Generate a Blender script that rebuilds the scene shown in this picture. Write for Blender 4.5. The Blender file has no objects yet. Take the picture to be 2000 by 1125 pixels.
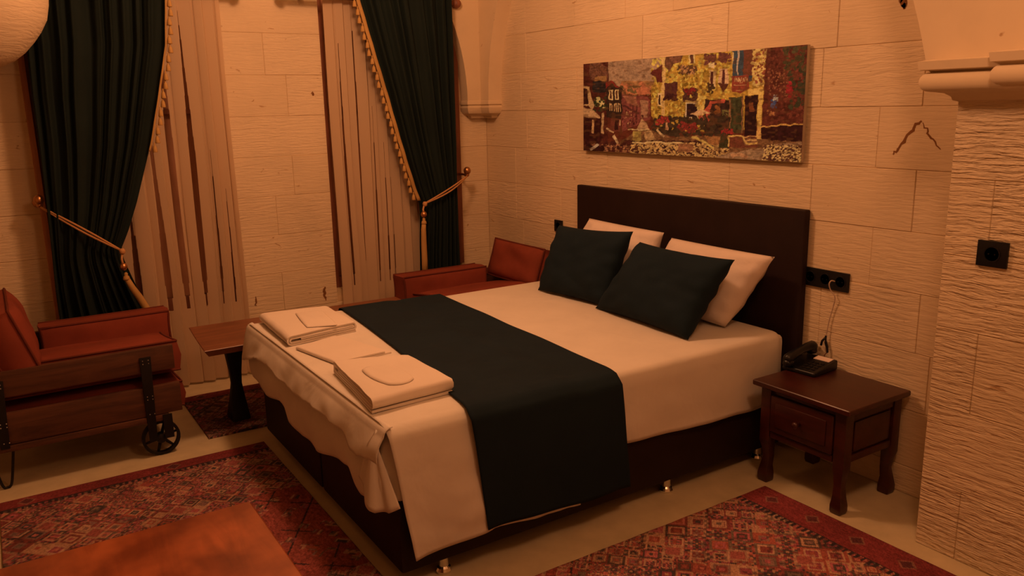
import bpy, bmesh, math, random
import numpy as np
from mathutils import Vector, Matrix, noise

C = bpy.context.scene.collection
PI = math.pi
random.seed(7)

# ------------------------------------------------------------------ camera
cam_d = bpy.data.cameras.new('camera')
cam = bpy.data.objects.new('camera', cam_d); C.objects.link(cam)
yaw, pitch, roll = math.radians(32.60051961), math.radians(12.64617846), math.radians(-1.17249894)
f_ = Vector((math.sin(yaw)*math.cos(pitch), math.cos(yaw)*math.cos(pitch), -math.sin(pitch)))
r0 = Vector((math.cos(yaw), -math.sin(yaw), 0)); u0 = r0.cross(f_)
r_ = r0*math.cos(roll)+u0*math.sin(roll); u_ = -r0*math.sin(roll)+u0*math.cos(roll)
M = Matrix((r_, u_, -f_)).transposed().to_4x4(); M.translation = (-2.93788, -4.87616, 1.55549)
cam.matrix_world = M
cam_d.sensor_width = 36; cam_d.lens = 1583.71/2000*36; cam_d.clip_start = .05
bpy.context.scene.camera = cam

# ------------------------------------------------------------------ light
sc = bpy.context.scene
w = bpy.data.worlds.new('night'); sc.world = w; w.use_nodes = True
w.node_tree.nodes['Background'].inputs[0].default_value = (.02, .025, .05, 1)
w.node_tree.nodes['Background'].inputs[1].default_value = .3
WARM = (1.0, .455, .215)
def lamp(name, loc, power, size, color=WARM):
    d = bpy.data.lights.new(name, 'POINT'); d.energy = power; d.color = color; d.shadow_soft_size = size
    o = bpy.data.objects.new(name, d); C.objects.link(o); o.location = loc; return o
lamp('ceiling_lamp_light', (-1.55, -1.75, 2.62), 66, .14)
lamp('second_ceiling_lamp_light', (-1.5, -4.2, 2.62), 36, .16)
sc.view_settings.view_transform = 'Standard'
sc.view_settings.look = 'None'
sc.view_settings.gamma = 1
sc.view_settings.use_curve_mapping = False
sc.view_settings.exposure = 0.0

# ------------------------------------------------------------------ helpers
def lin(c):
    c = c/255.0
    return c/12.92 if c <= .04045 else ((c+.055)/1.055)**2.4
ILL = (.86, .34, .147)
def seen(r, g, b, ill=1.0):
    """own colour of a thing that shows as r,g,b under this room's amber lamps"""
    return tuple(min(.9, max(.002, lin(v)/(l*ill))) for v, l in zip((r, g, b), ILL))

class NT:
    def __init__(s, name):
        s.m = bpy.data.materials.new(name); s.m.use_nodes = True
        s.t = s.m.node_tree; s.b = s.t.nodes['Principled BSDF']; s.out = s.t.nodes['Material Output']
    def n(s, kind, **kw):
        nd = s.t.nodes.new(kind)
        for k, v in kw.items():
            if k in nd.inputs: nd.inputs[k].default_value = v
            else: setattr(nd, k, v)
        return nd
    def l(s, a, b): s.t.links.new(a, b)
    def mapped(s, scale, coord='Position', rot=(0, 0, 0)):
        mp = s.n('ShaderNodeMapping'); mp.inputs['Scale'].default_value = scale; mp.inputs['Rotation'].default_value = rot
        if coord == 'Position': s.l(s.n('ShaderNodeNewGeometry').outputs['Position'], mp.inputs['Vector'])
        else: s.l(s.n('ShaderNodeTexCoord').outputs[coord], mp.inputs['Vector'])
        return mp.outputs[0]
    def noise(s, vec, scale=5, detail=4, rough=.55, dist=0):
        nd = s.n('ShaderNodeTexNoise'); nd.inputs['Scale'].default_value = scale; nd.inputs['Detail'].default_value = detail
        nd.inputs['Roughness'].default_value = rough; nd.inputs['Distortion'].default_value = dist
        s.l(vec, nd.inputs['Vector']); return nd.outputs['Fac']
    def ramp(s, fac, stops):
        r = s.n('ShaderNodeValToRGB'); e = r.color_ramp.elements
        while len(e) < len(stops): e.new(.5)
        for el, (p, c) in zip(e, stops):
            el.position = p; el.color = (*c, 1) if len(c) == 3 else c
        s.l(fac, r.inputs[0]); return r.outputs['Color']
    def bump(s, h, strength=.3, dist=.01, prev=None):
        b = s.n('ShaderNodeBump'); b.inputs['Strength'].default_value = strength; b.inputs['Distance'].default_value = dist
        s.l(h, b.inputs['Height'])
        if prev is not None: s.l(prev, b.inputs['Normal'])
        return b.outputs[0]
    def mix(s, f, a, b, mode='MIX'):
        m = s.n('ShaderNodeMix'); m.data_type = 'RGBA'; m.blend_type = mode
        for i, v in ((0, f), (6, a), (7, b)):
            if hasattr(v, 'links') or hasattr(v, 'is_linked'): s.l(v, m.inputs[i])
            else: m.inputs[i].default_value = v if i == 0 else (*v, 1)
        return m.outputs[2]
    def math(s, op, a, b=0.0):
        m = s.n('ShaderNodeMath'); m.operation = op
        for i, v in enumerate((a, b)):
            if isinstance(v, (int, float)): m.inputs[i].default_value = v
            else: s.l(v, m.inputs[i])
        return m.outputs[0]

def plain(name, col, rough=.6, metal=0, spec=.4, bumpscale=None, bumpstr=.2, var=.15, bdist=.003):
    s = NT(name); s.b.inputs['Roughness'].default_value = rough; s.b.inputs['Metallic'].default_value = metal
    s.b.inputs['Specular IOR Level'].default_value = spec
    nz = s.noise(s.mapped((1, 1, 1), 'Object'), 9, 4)
    lo = tuple(c*(1-var) for c in col); hi = tuple(min(1, c*(1+var)) for c in col)
    s.l(s.ramp(nz, [(.3, lo), (.7, hi)]), s.b.inputs['Base Color'])
    if bumpscale: s.l(s.bump(s.noise(s.mapped((1, 1, 1), 'Object'), bumpscale, 5), bumpstr, bdist), s.b.inputs['Normal'])
    return s.m

def fabric(name, col, weave=900, rough=.85, wrinkle=.35, wscale=7, var=.12, sheen=.0, transl=0):
    s = NT(name); s.b.inputs['Roughness'].default_value = rough; s.b.inputs['Specular IOR Level'].default_value = .15
    s.b.inputs['Sheen Weight'].default_value = sheen
    o = s.mapped((1, 1, 1), 'Object')
    nz = s.noise(o, 5, 4)
    s.l(s.ramp(nz, [(.3, tuple(c*(1-var) for c in col)), (.7, tuple(min(1, c*(1+var)) for c in col))]), s.b.inputs['Base Color'])
    wr = s.noise(o, wscale, 3, .5, .6)
    b1 = s.bump(wr, wrinkle, .02)
    fine = s.noise(o, weave/4, 2)
    s.l(s.bump(fine, .12, .001, b1), s.b.inputs['Normal'])
    return s.m

def stone(name, col, groove=1.0, fine=1.0, axis='h'):
    s = NT(name); s.b.inputs['Roughness'].default_value = .9; s.b.inputs['Specular IOR Level'].default_value = .15
    # colour: soft blotches + per block variation
    g = s.mapped((1, 1, 1))
    big = s.noise(g, 1.7, 5, .6)
    rnd = s.n('ShaderNodeObjectInfo').outputs['Random']
    c1 = s.ramp(big, [(.25, tuple(c*.86 for c in col)), (.5, col), (.75, tuple(min(.95, c*1.08) for c in col))])
    c2 = s.ramp(rnd, [(0, (.93, .92, .90)), (.5, (.97, .97, .97)), (1, (1, 1, 1))])
    base = s.mix(1.0, c1, c2, 'MULTIPLY')
    # brown vein specks
    sp = s.noise(s.mapped((1.3, 1.3, 2.2)), 9, 3, .5, 1.2)
    spk = s.ramp(sp, [(.70, (0, 0, 0)), (.76, (1, 1, 1))])
    base = s.mix(spk, base, tuple(c*k for c, k in zip(col, (.62, .5, .4))))
    s.l(base, s.b.inputs['Base Color'])
    # chisel striations: long in the horizontal, short in z, broken up
    wv = s.mapped((1, 1, 1))
    w1 = s.n('ShaderNodeTexNoise'); w1.inputs['Scale'].default_value = 9; w1.inputs['Detail'].default_value = 2; s.l(wv, w1.inputs['Vector'])
    off = s.n('ShaderNodeVectorMath'); off.operation = 'MULTIPLY_ADD'
    s.l(w1.outputs['Color'], off.inputs[0]); off.inputs[1].default_value = (0, 0, .014); s.l(wv, off.inputs[2])
    mp = s.n('ShaderNodeMapping'); mp.inputs['Scale'].default_value = (9, 9, 80); s.l(off.outputs[0], mp.inputs['Vector'])
    st = s.noise(mp.outputs[0], 1.0, 3, .6, .3)
    st = s.ramp(st, [(.30, (0, 0, 0)), (.52, (.62, .62, .62)), (.7, (1, 1, 1))])
    mp2 = s.n('ShaderNodeMapping'); mp2.inputs['Scale'].default_value = (24, 24, 190); s.l(off.outputs[0], mp2.inputs['Vector'])
    st2 = s.noise(mp2.outputs[0], 1.0, 2, .5, .3)
    h = s.math('ADD', st, s.math('MULTIPLY', st2, .4))
    patch = s.noise(s.mapped((1.6, 1.6, 2.6)), 1.0, 2)
    k = s.math('MULTIPLY', s.math('ADD', s.math('MULTIPLY', rnd, .8), .35), s.math('MULTIPLY', patch, 2.0))
    h = s.math('MULTIPLY', h, k)
    b1 = s.bump(h, min(1.0, .62*groove), .009*groove)
    fn = s.noise(s.mapped((1, 1, 1)), 120, 3)
    s.l(s.bump(fn, .12*fine, .002, b1), s.b.inputs['Normal'])
    return s.m

def wood(name, dark, light, rough=.45, scale=(1.2, 14, 14), bstr=.15, coat=0, stain=False):
    s = NT(name); s.b.inputs['Roughness'].default_value = rough; s.b.inputs['Coat Weight'].default_value = coat
    s.b.inputs['Coat Roughness'].default_value = .25
    v = s.mapped(scale, 'Object')
    n1 = s.noise(v, 2.2, 6, .6, 1.0)
    n2 = s.noise(s.mapped((2, 2, 2), 'Object'), 3.2 if stain else 1.6, 3)
    c = s.ramp(n1, [(.3, dark), (.62, light)])
    c2 = s.ramp(n2, [(.36, (.58, .48, .45)), (.52, (.86, .82, .8)), (.68, (1.1, 1.1, 1.1))]) if stain else s.ramp(n2, [(.3, (.72, .70, .68)), (.7, (1, 1, 1))])
    s.l(s.mix(1.0, c, c2, 'MULTIPLY'), s.b.inputs['Base Color'])
    s.l(s.bump(n1, bstr, .003), s.b.inputs['Normal'])
    return s.m

def vcol(name, rough=.8, bscale=300, bstr=.3):
    s = NT(name); s.b.inputs['Roughness'].default_value = rough; s.b.inputs['Specular IOR Level'].default_value = .15
    a = s.n('ShaderNodeAttribute'); a.attribute_name = 'print'
    nz = s.noise(s.mapped((1, 1, 1), 'Object'), 40, 3)
    s.l(s.mix(1.0, a.outputs['Color'], s.ramp(nz, [(.3, (.82, .82, .82)), (.7, (1, 1, 1))]), 'MULTIPLY'), s.b.inputs['Base Color'])
    s.l(s.bump(s.noise(s.mapped((1, 1, 1), 'Object'), bscale, 2), bstr, .002), s.b.inputs['Normal'])
    return s.m

MAT = {}
STONE = (.74, .60, .415)
MAT['stone'] = stone('tooled_limestone', STONE, .75)
MAT['stone_rough'] = stone('rough_tooled_limestone', STONE, 1.35)
MAT['stone_smooth'] = stone('smooth_limestone', STONE, .12, .6)
MAT['mortar'] = plain('lime_mortar', (.62, .47, .29), .95, spec=.1, bumpscale=60)
MAT['floor'] = plain('cream_stone_floor', (.56, .47, .30), .6, spec=.35, bumpscale=30, bumpstr=.05, var=.1)
MAT['plaster'] = plain('ceiling_plaster', (.62, .52, .36), .9, spec=.1)
MAT['teal'] = fabric('dark_teal_fabric', (.0092, .0195, .029), wrinkle=.35, wscale=6)
MAT['drape'] = fabric('dark_green_drape', (.010, .0175, .016), wrinkle=.1)
MAT['sheet'] = fabric('white_cotton_sheet', (.73, .68, .61), wrinkle=.42, wscale=5, var=.04)
MAT['towel'] = fabric('white_terry', (.76, .68, .60), weave=2400, wrinkle=.08, var=.03)
MAT['pillow'] = fabric('white_pillowcase', (.76, .66, .60), wrinkle=.3, wscale=9, var=.04)
MAT['orange'] = fabric('rust_orange_cloth', (.225, .050, .030), wrinkle=.25, var=.16)
MAT['piping'] = fabric('dark_rust_piping', (.13, .03, .018), wrinkle=0)
MAT['gold'] = fabric('gold_braid', (.46, .28, .10), weave=1600, wrinkle=.2, rough=.6)
MAT['rope'] = fabric('gold_rope', (.52, .28, .12), weave=1600, wrinkle=.2, rough=.6)
MAT['leather'] = plain('dark_brown_leatherette', (.020, .0095, .008), .6, spec=.22, bumpscale=260, bumpstr=.12)
MAT['black'] = plain('black_plastic', (.006, .006, .007), .38, spec=.4, var=.05)
MAT['iron'] = plain('black_iron', (.012, .010, .009), .5, metal=.3, spec=.4, bumpscale=90, bumpstr=.15)
MAT['steel'] = plain('bolt_steel', (.55, .5, .45), .3, metal=1)
MAT['chrome'] = plain('chrome', (.8, .78, .74), .14, metal=1, var=.02)
MAT['brass'] = plain('aged_brass', (.52, .26, .11), .32, metal=.9, var=.2)
MAT['mahogany'] = wood('dark_mahogany', (.034, .0055, .0035), (.064, .0105, .006), .38, (10, 1.6, 10), .08, .15)
MAT['cart_wood'] = wood('rustic_cart_wood', (.055, .019, .009), (.135, .050, .024), .6, (1.5, 12, 12), .35)
MAT['plank'] = wood('bright_plank_top', (.26, .062, .022), (.42, .115, .040), .34, (6, 1.1, 6), .10, .2, True)
MAT['table_wood'] = wood('red_brown_table_top', (.16, .055, .025), (.27, .10, .045), .42, (1.3, 10, 10), .12)
MAT['frame_wood'] = wood('brown_window_wood', (.17, .062, .034), (.29, .105, .055), .5, (12, 12, 1.5), .15)
MAT['brown_backing'] = wood('lightened_brown_wood', (.50, .22, .11), (.66, .32, .17), .6, (12, 12, 1.5), .15)  # brown lightened to offset the dim window recess; left strip uses it too
MAT['print'] = vcol('canvas_print', .6, 220, .25)
MAT['rug'] = vcol('woven_rug', .95, 420, .7)
MAT['paper'] = plain('paper_label', (.75, .62, .55), .7, var=.03)
MAT['wire'] = plain('pale_wire', (.55, .42, .33), .5, var=.03)
MAT['canvas_edge'] = plain('canvas_edge', (.42, .34, .26), .8)
MAT['vein'] = plain('brown_crack', (.22, .10, .04), .95, spec=.05)
s = NT('window_glass'); s.b.inputs['Base Color'].default_value = (.02, .02, .02, 1); s.b.inputs['Roughness'].default_value = .05
tr = s.n('ShaderNodeBsdfTransparent'); m1 = s.n('ShaderNodeMixShader'); m1.inputs[0].default_value = .88
s.l(s.b.outputs[0], m1.inputs[1]); s.l(tr.outputs[0], m1.inputs[2]); s.l(m1.outputs[0], s.out.inputs['Surface']); MAT['glass'] = s.m
s = NT('organza_sheer')
s.b.inputs['Base Color'].default_value = (.74, .56, .38, 1); s.b.inputs['Roughness'].default_value = .8
s.b.inputs['Specular IOR Level'].default_value = .1
tr = s.n('ShaderNodeBsdfTransparent'); tl = s.n('ShaderNodeBsdfTranslucent'); tl.inputs['Color'].default_value = (.74, .55, .38, 1)
m1 = s.n('ShaderNodeMixShader'); m1.inputs[0].default_value = .3; s.l(s.b.outputs[0], m1.inputs[1]); s.l(tl.outputs[0], m1.inputs[2])
m2 = s.n('ShaderNodeMixShader'); m2.inputs[0].default_value = .10; s.l(m1.outputs[0], m2.inputs[1]); s.l(tr.outputs[0], m2.inputs[2])
s.l(m2.outputs[0], s.out.inputs['Surface']); MAT['sheer'] = s.m

def link(name, me, mat, parent=None, smooth=False):
    if mat is not None and not me.materials: me.materials.append(MAT[mat] if isinstance(mat, str) else mat)
    o = bpy.data.objects.new(name, me); C.objects.link(o)
    if smooth:
        me.polygons.foreach_set('use_smooth', [True]*len(me.polygons))
    if parent: o.parent = parent
    return o
def tag(o, label=None, cat=None, group=None, kind=None):
    if label: o['label'] = label
    if cat: o['category'] = cat
    if group: o['group'] = group
    if kind: o['kind'] = kind
    return o
def empty(name, loc, label, cat, group=None, rz=0):
    o = bpy.data.objects.new(name, None); C.objects.link(o); o.location = loc; o.rotation_euler = (0, 0, rz)
    o.empty_display_size = .05
    return tag(o, label, cat, group)
def mesh_py(name, v, f):
    me = bpy.data.meshes.new(name); me.from_pydata([tuple(p) for p in v], [], f); me.update(); return me
def autosmooth(me, deg=35):
    me.polygons.foreach_set('use_smooth', [True]*len(me.polygons))
    bm = bmesh.new(); bm.from_mesh(me)
    for e in bm.edges:
        if len(e.link_faces) == 2 and e.calc_face_angle(0) > math.radians(deg): e.smooth = False
    bm.to_mesh(me); bm.free()

class MB:
    def __init__(s): s.v = []; s.f = []
    def add(s, v, f):
        k = len(s.v); s.v += [tuple(p) for p in v]; s.f += [tuple(i+k for i in q) for q in f]; return s
    def box(s, a, b):
        x0, x1 = sorted((a[0], b[0])); y0, y1 = sorted((a[1], b[1])); z0, z1 = sorted((a[2], b[2]))
        v = [(x0,y0,z0),(x1,y0,z0),(x1,y1,z0),(x0,y1,z0),(x0,y0,z1),(x1,y0,z1),(x1,y1,z1),(x0,y1,z1)]
        return s.add(v, [(3,2,1,0),(4,5,6,7),(0,1,5,4),(1,2,6,5),(2,3,7,6),(3,0,4,7)])
    def obox(s, c, half, mat3):
        v = []
        for dz in (-1, 1):
            for dx, dy in ((-1,-1),(1,-1),(1,1),(-1,1)):
                v.append(Vector(c)+mat3 @ Vector((dx*half[0], dy*half[1], dz*half[2])))
        return s.add(v, [(3,2,1,0),(4,5,6,7),(0,1,5,4),(1,2,6,5),(2,3,7,6),(3,0,4,7)])
    def tube(s, pts, r, n=8, cap=True):
        pts = [Vector(p) for p in pts]; rs = r if isinstance(r, (list, tuple)) else [r]*len(pts)
        k = len(s.v); up = None
        for i, p in enumerate(pts):
            t = (pts[min(i+1, len(pts)-1)]-pts[max(i-1, 0)]).normalized()
            if up is None:
                a = t.orthogonal().normalized()
            else:
                a = (up - t*up.dot(t))
                a = a.normalized() if a.length > 1e-6 else t.orthogonal().normalized()
            up = a; b = t.cross(a)
            for j in range(n):
                q = 2*PI*j/n; s.v.append(tuple(p+(a*math.cos(q)+b*math.sin(q))*rs[i]))
        for i in range(len(pts)-1):
            for j in range(n):
                s.f.append((k+i*n+j, k+i*n+(j+1)%n, k+(i+1)*n+(j+1)%n, k+(i+1)*n+j))
        if cap:
            s.f.append(tuple(k+j for j in range(n))[::-1]); s.f.append(tuple(k+(len(pts)-1)*n+j for j in range(n)))
        return s
    def lathe(s, c, prof, n=20, axis='z'):
        k = len(s.v); c = Vector(c)
        for (r, h) in prof:
            for j in range(n):
                q = 2*PI*j/n; x, y = r*math.cos(q), r*math.sin(q)
                d = {'z': (x, y, h), 'y': (x, h, y), 'x': (h, x, y)}[axis]
                s.v.append(tuple(c+Vector(d)))
        m = len(prof)
        for i in range(m-1):
            for j in range(n):
                s.f.append((k+i*n+j, k+i*n+(j+1)%n, k+(i+1)*n+(j+1)%n, k+(i+1)*n+j))
        s.f.append(tuple(k+j for j in range(n))[::-1]); s.f.append(tuple(k+(m-1)*n+j for j in range(n)))
        return s
    def prism(s, poly, d0, d1, plane='xz'):
        """poly in plane coords, extruded along the third axis from d0 to d1"""
        k = len(s.v); n = len(poly)
        for d in (d0, d1):
            for a, b in poly:
                s.v.append({'xz': (a, d, b), 'yz': (d, a, b), 'xy': (a, b, d)}[plane])
        s.f.append(tuple(k+i for i in range(n))); s.f.append(tuple(k+n+i for i in range(n))[::-1])
        for i in range(n):
            j = (i+1) % n; s.f.append((k+i, k+n+i, k+n+j, k+j))
        return s
    def build(s, name, mat, parent=None, bevel=0, seg=2, smooth=False, auto=None, off=None):
        me = mesh_py(name, s.v, s.f)
        bm = bmesh.new(); bm.from_mesh(me)
        bmesh.ops.recalc_face_normals(bm, faces=bm.faces)
        if bevel:
            ed = [e for e in bm.edges if len(e.link_faces) == 2 and e.calc_face_angle(0) > .5]
            bmesh.ops.bevel(bm, geom=ed, offset=bevel, segments=seg, affect='EDGES', profile=.6)
        bm.to_mesh(me); bm.free()
        if auto or bevel: autosmooth(me, auto or 35)
        o = link(name, me, mat, parent, smooth)
        if parent is not None:
            o.matrix_parent_inverse = Matrix.Identity(4)
            # geometry was given in world coordinates relative to parent unless off is set
        return o
def world_child(o, parent):
    o.parent = parent
    o.location = -Vector(parent.location)
    return o
def copy_tree(o, parent=None):
    c = o.copy(); C.objects.link(c)
    if parent: c.parent = parent
    for ch in list(o.children): copy_tree(ch, c)
    return c

def grid_mesh(name, fn, nu, nv, mat, parent=None, thick=0, smooth=True, skip=None, offset=-1):
    v = []; f = []
    for i in range(nu+1):
        for j in range(nv+1): v.append(tuple(fn(i/nu, j/nv)))
    for i in range(nu):
        for j in range(nv):
            if skip and skip((i+.5)/nu, (j+.5)/nv): continue
            a = i*(nv+1)+j; f.append((a, a+1, a+nv+2, a+nv+1))
    me = mesh_py(name, v, f)
    o = link(name, me, mat, parent, smooth)
    if thick:
        md = o.modifiers.new('thickness', 'SOLIDIFY'); md.thickness = thick; md.offset = offset
    return o
def interp(x, xs, ys): return float(np.interp(x, xs, ys))
def nz(x, y=0, z=0): return noise.noise(Vector((x, y, z)))

# ================================================================== ROOM SHELL
X0, Y0, ZC = -5.6, -6.2, 3.0
tag(MB().box((X0, Y0, -.1), (.3, .3, 0)).build('floor', 'floor'), kind='structure')
tag(MB().box((X0, Y0, ZC), (.3, .4, ZC+.1)).build('ceiling', 'plaster'), kind='structure')
WR = (-1.15, -.235); WL = (-2.70, -1.745); WZ = (.42, 2.45)
b = MB()
b.box((X0, .003, 0), (WL[0], .3, ZC)); b.box((WL[1], .003, 0), (WR[0], .3, ZC)); b.box((WR[1], .003, 0), (.3, .3, ZC))
for a0, a1 in (WL, WR): b.box((a0, .003, 0), (a1, .3, WZ[0])); b.box((a0, .003, WZ[1]), (a1, .3, ZC))
wall_back = tag(b.build('wall_back', 'mortar'), kind='structure')
wall_right = tag(MB().box((.003, Y0, 0), (.3, .003, ZC)).build('wall_right', 'mortar'), kind='structure')
tag(MB().box((X0-.2, Y0, 0), (X0, .3, ZC)).build('wall_left', 'stone_smooth'), kind='structure')
tag(MB().box((X0, Y0-.2, 0), (.3, Y0, ZC)).build('wall_front', 'stone_smooth'), kind='structure')

BRK = {}
def block_mesh(w_, h_, d_, mat, gap=.0009):
    key = (round(w_, 3), round(h_, 3), d_, mat)
    if key not in BRK:
        mb = MB().box((gap, 0, gap), (w_-gap, d_, h_-gap))
        me = mesh_py('stone_block', mb.v, mb.f)
        bm = bmesh.new(); bm.from_mesh(me); bmesh.ops.recalc_face_normals(bm, faces=bm.faces)
        bmesh.ops.bevel(bm, geom=[e for e in bm.edges], offset=.0018, segments=1, affect='EDGES')
        bm.to_mesh(me); bm.free(); me.materials.append(MAT[mat]); BRK[key] = me
    return BRK[key]
def block(parent, o3, axis, w_, h_, mat='stone', depth=.03, proud=0):
    """axis 'x': face looks to -y, runs +x from o3. axis 'y': face looks to -x, runs -y from o3"""
    me = block_mesh(w_, h_, depth, mat)
    ob = bpy.data.objects.new('stone_block', me); C.objects.link(ob); ob.parent = parent
    if axis == 'x': ob.location = (o3[0], o3[1]-proud, o3[2])
    else: ob.rotation_euler = (0, 0, -PI/2); ob.location = (o3[0]-proud, o3[1], o3[2])
    return ob
CZ = [0, .115] + [.115+.235*i for i in range(1, 13)]
rb = random.Random(3)
def course_cuts(L, forced=()):
    W = (.36, .44, .5, .58); cuts = [0.0]
    while True:
        w_ = rb.choice(W)
        if cuts[-1]+w_ > L-.2: break
        cuts.append(cuts[-1]+w_)
    cuts.append(L); return [round(c_, 3) for c_ in cuts]
for i in range(len(CZ)-1):
    z0, h = CZ[i], CZ[i+1]-CZ[i]
    if z0 > 2.5: break
    # right wall, from the corner to behind the pier
    cuts = course_cuts(3.5)
    if i == 6: cuts = [0, .5, .94, 1.44, 1.94, 2.45, 2.95, 3.5]     # joints the photo shows right of the picture
    if i == 5: cuts = [0, .36, .8, 1.3, 1.8, 2.2, 2.66, 3.12, 3.5]
    for a, c_ in zip(cuts, cuts[1:]):
        block(wall_right, (0, -a, z0), 'y', round(c_-a, 3), h, 'stone', .03, rb.uniform(-.0015, .0015))
    # back wall
    segs = [(-3.3, WL[0]), (WL[1], WR[0]), (WR[1], 0)] if WZ[0]-.1 < z0 else [(-3.3, 0)]
    for s0, s1 in segs:
        cuts = course_cuts(s1-s0) if s1-s0 > .62 else [0, round(s1-s0, 3)]
        if abs(s0-WL[1]) < .01: cuts = [0, .25 + .12*(i % 2), round(s1-s0, 3)] if i % 3 else [0, round(s1-s0, 3)]
        for a, c_ in zip(cuts, cuts[1:]):
            block(wall_back, (s0+a, 0, z0), 'x', round(c_-a, 3), h, 'stone', .03, rb.uniform(-.0015, .0015))

# brown veins cut in the wall stones (thin inlaid cracks)
def vein(name, pts, wd, parent, wall='x'):
    mb = MB()
    r = random.Random(len(pts))
    fine = []
    for (a, b_) in zip(pts, pts[1:]):
        for k in range(6):
            t = k/6; fine.append((a[0]+(b_[0]-a[0])*t+r.uniform(-.006, .006), a[1]+(b_[1]-a[1])*t+r.uniform(-.004, .004)))
    fine.append(pts[-1])
    L = []; R = []
    for i, p in enumerate(fine):
        q = fine[min(i+1, len(fine)-1)]; o_ = fine[max(i-1, 0)]
        d = Vector((q[0]-o_[0], q[1]-o_[1])).normalized(); n_ = Vector((-d.y, d.x))
        ww = wd*(.35+.65*math.sin(PI*(i+.5)/len(fine)))*r.uniform(.6, 1.3)
        L.append((p[0]+n_.x*ww, p[1]+n_.y*ww)); R.append((p[0]-n_.x*ww, p[1]-n_.y*ww))
    v = []; f = []
    for d in (-.0022, .004):
        for p in L+R: v.append((d, p[0], p[1]) if wall == 'x' else (p[0], d, p[1]))
    n = len(L); m = 2*n
    for i in range(n-1):
        f += [(i, i+1, n+i+1, n+i), (m+i, m+n+i, m+n+i+1, m+i+1), (i, m+i, m+i+1, i+1), (n+i, n+i+1, m+n+i+1, m+n+i)]
    mb.add(v, f); o = mb.build(name, 'vein', parent); return o
vein('stone_vein', [(-3.12, 1.475), (-3.09, 1.44), (-3.045, 1.37), (-3.02, 1.345)], .006, wall_right)
vein('stone_vein', [(-3.125, 1.465), (-3.16, 1.42), (-3.205, 1.37)], .003, wall_right)
vein('stone_vein', [(-2.99, 1.96), (-3.0, 1.93), (-3.015, 1.90), (-3.02, 1.882)], .016, wall_right)
vein('stone_vein', [(-1.225, .37), (-1.24, .43), (-1.23, .46)], .008, wall_back, 'y')
vein('stone_vein', [(-1.222, 1.66), (-1.215, 1.64)], .006, wall_back, 'y')
vein('stone_vein', [(-1.67, .40), (-1.665, .46)], .004, wall_back, 'y')

# pier on the right with its capital and arch springing
PX, PY = -.314, -3.425
pier = tag(MB().box((-.311, -6.2, 0), (.006, PY-.003, 1.56)).build('trim_1', 'mortar'), kind='structure')
PZ = [0, .25, .53, .805, 1.05, 1.3, 1.56]
for i in range(len(PZ)-1):
    z0, h = PZ[i], PZ[i+1]-PZ[i]
    cuts = [0, (.14, .62) [i % 2], .62+.3*(i % 2)+.1, 1.5, 2.0, 2.75]
    cuts = sorted(set(round(c_, 3) for c_ in cuts))
    for a, c_ in zip(cuts, cuts[1:]):
        if c_-a < .05: continue
        block(pier, (PX, PY-a, z0), 'y', round(c_-a, 3), h, 'stone_rough', .03, rb.uniform(-.001, .002))
    ob = block(pier, (PX, PY, z0), 'x', .314, h, 'stone', .03, 0)   # return face towards the bed
    ob.rotation_euler = (0, 0, PI); ob.location = (.0, PY, z0)
# capital: profile swept round the pier's corner
def capital(name, px, py, yend, prof, mat='stone_smooth', parent=None):
    mb = MB()
    path = [(.0, 1), ('c', 0), (0, 0)]
    v = []; n = len(prof)
    for (o_, z) in prof: v.append((.0, py+o_, z))
    for (o_, z) in prof: v.append((px-o_, py+o_, z))
    for (o_, z) in prof: v.append((px-o_, yend, z))
    f = []
    for s_ in range(2):
        for i in range(n-1):
            f.append((s_*n+i, s_*n+i+1, (s_+1)*n+i+1, (s_+1)*n+i))
    top = [n-1, 2*n-1, 3*n-1]; bot = [0, n, 2*n]
    v.append((.0, yend, prof[-1][1])); v.append((.0, yend, prof[0][1]))
    f.append(tuple(top+[3*n])); f.append(tuple(bot+[3*n+1])[::-1])
    mb.add(v, f); o = mb.build(name, mat, parent, auto=40); return o
def roll_profile(z0):
    P = [(0.0, z0-.004), (.012, z0), (.016, z0+.012), (.03, z0+.022), (.045, z0+.026)]
    for k in range(9):
        a = -PI/2+PI*k/8; P.append((.062+.040*math.cos(a)*.6, z0+.058+.030*math.sin(a)))
    P += [(.066, z0+.092), (.088, z0+.096), (.092, z0+.122), (.06, z0+.128)]
    return P
capital('capital', PX, PY, -6.2, roll_profile(1.545), parent=pier)
capital('capital', PX-.02, -3.655, -6.2, [(o_, z+.014) for o_, z in roll_profile(1.545)], parent=pier)
# plain arch face above the capital
arc = []
for k in range(12):
    z = 1.655+k*(ZC-1.655)/11; arc.append((-3.312+.26*(z-1.65)+.22*(z-1.65)**2, z))
poly = arc + [(-6.2, ZC), (-6.2, 1.655)]
MB().prism(poly, PX, .006, 'yz').build('arch', 'stone_smooth', pier, auto=25)

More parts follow.
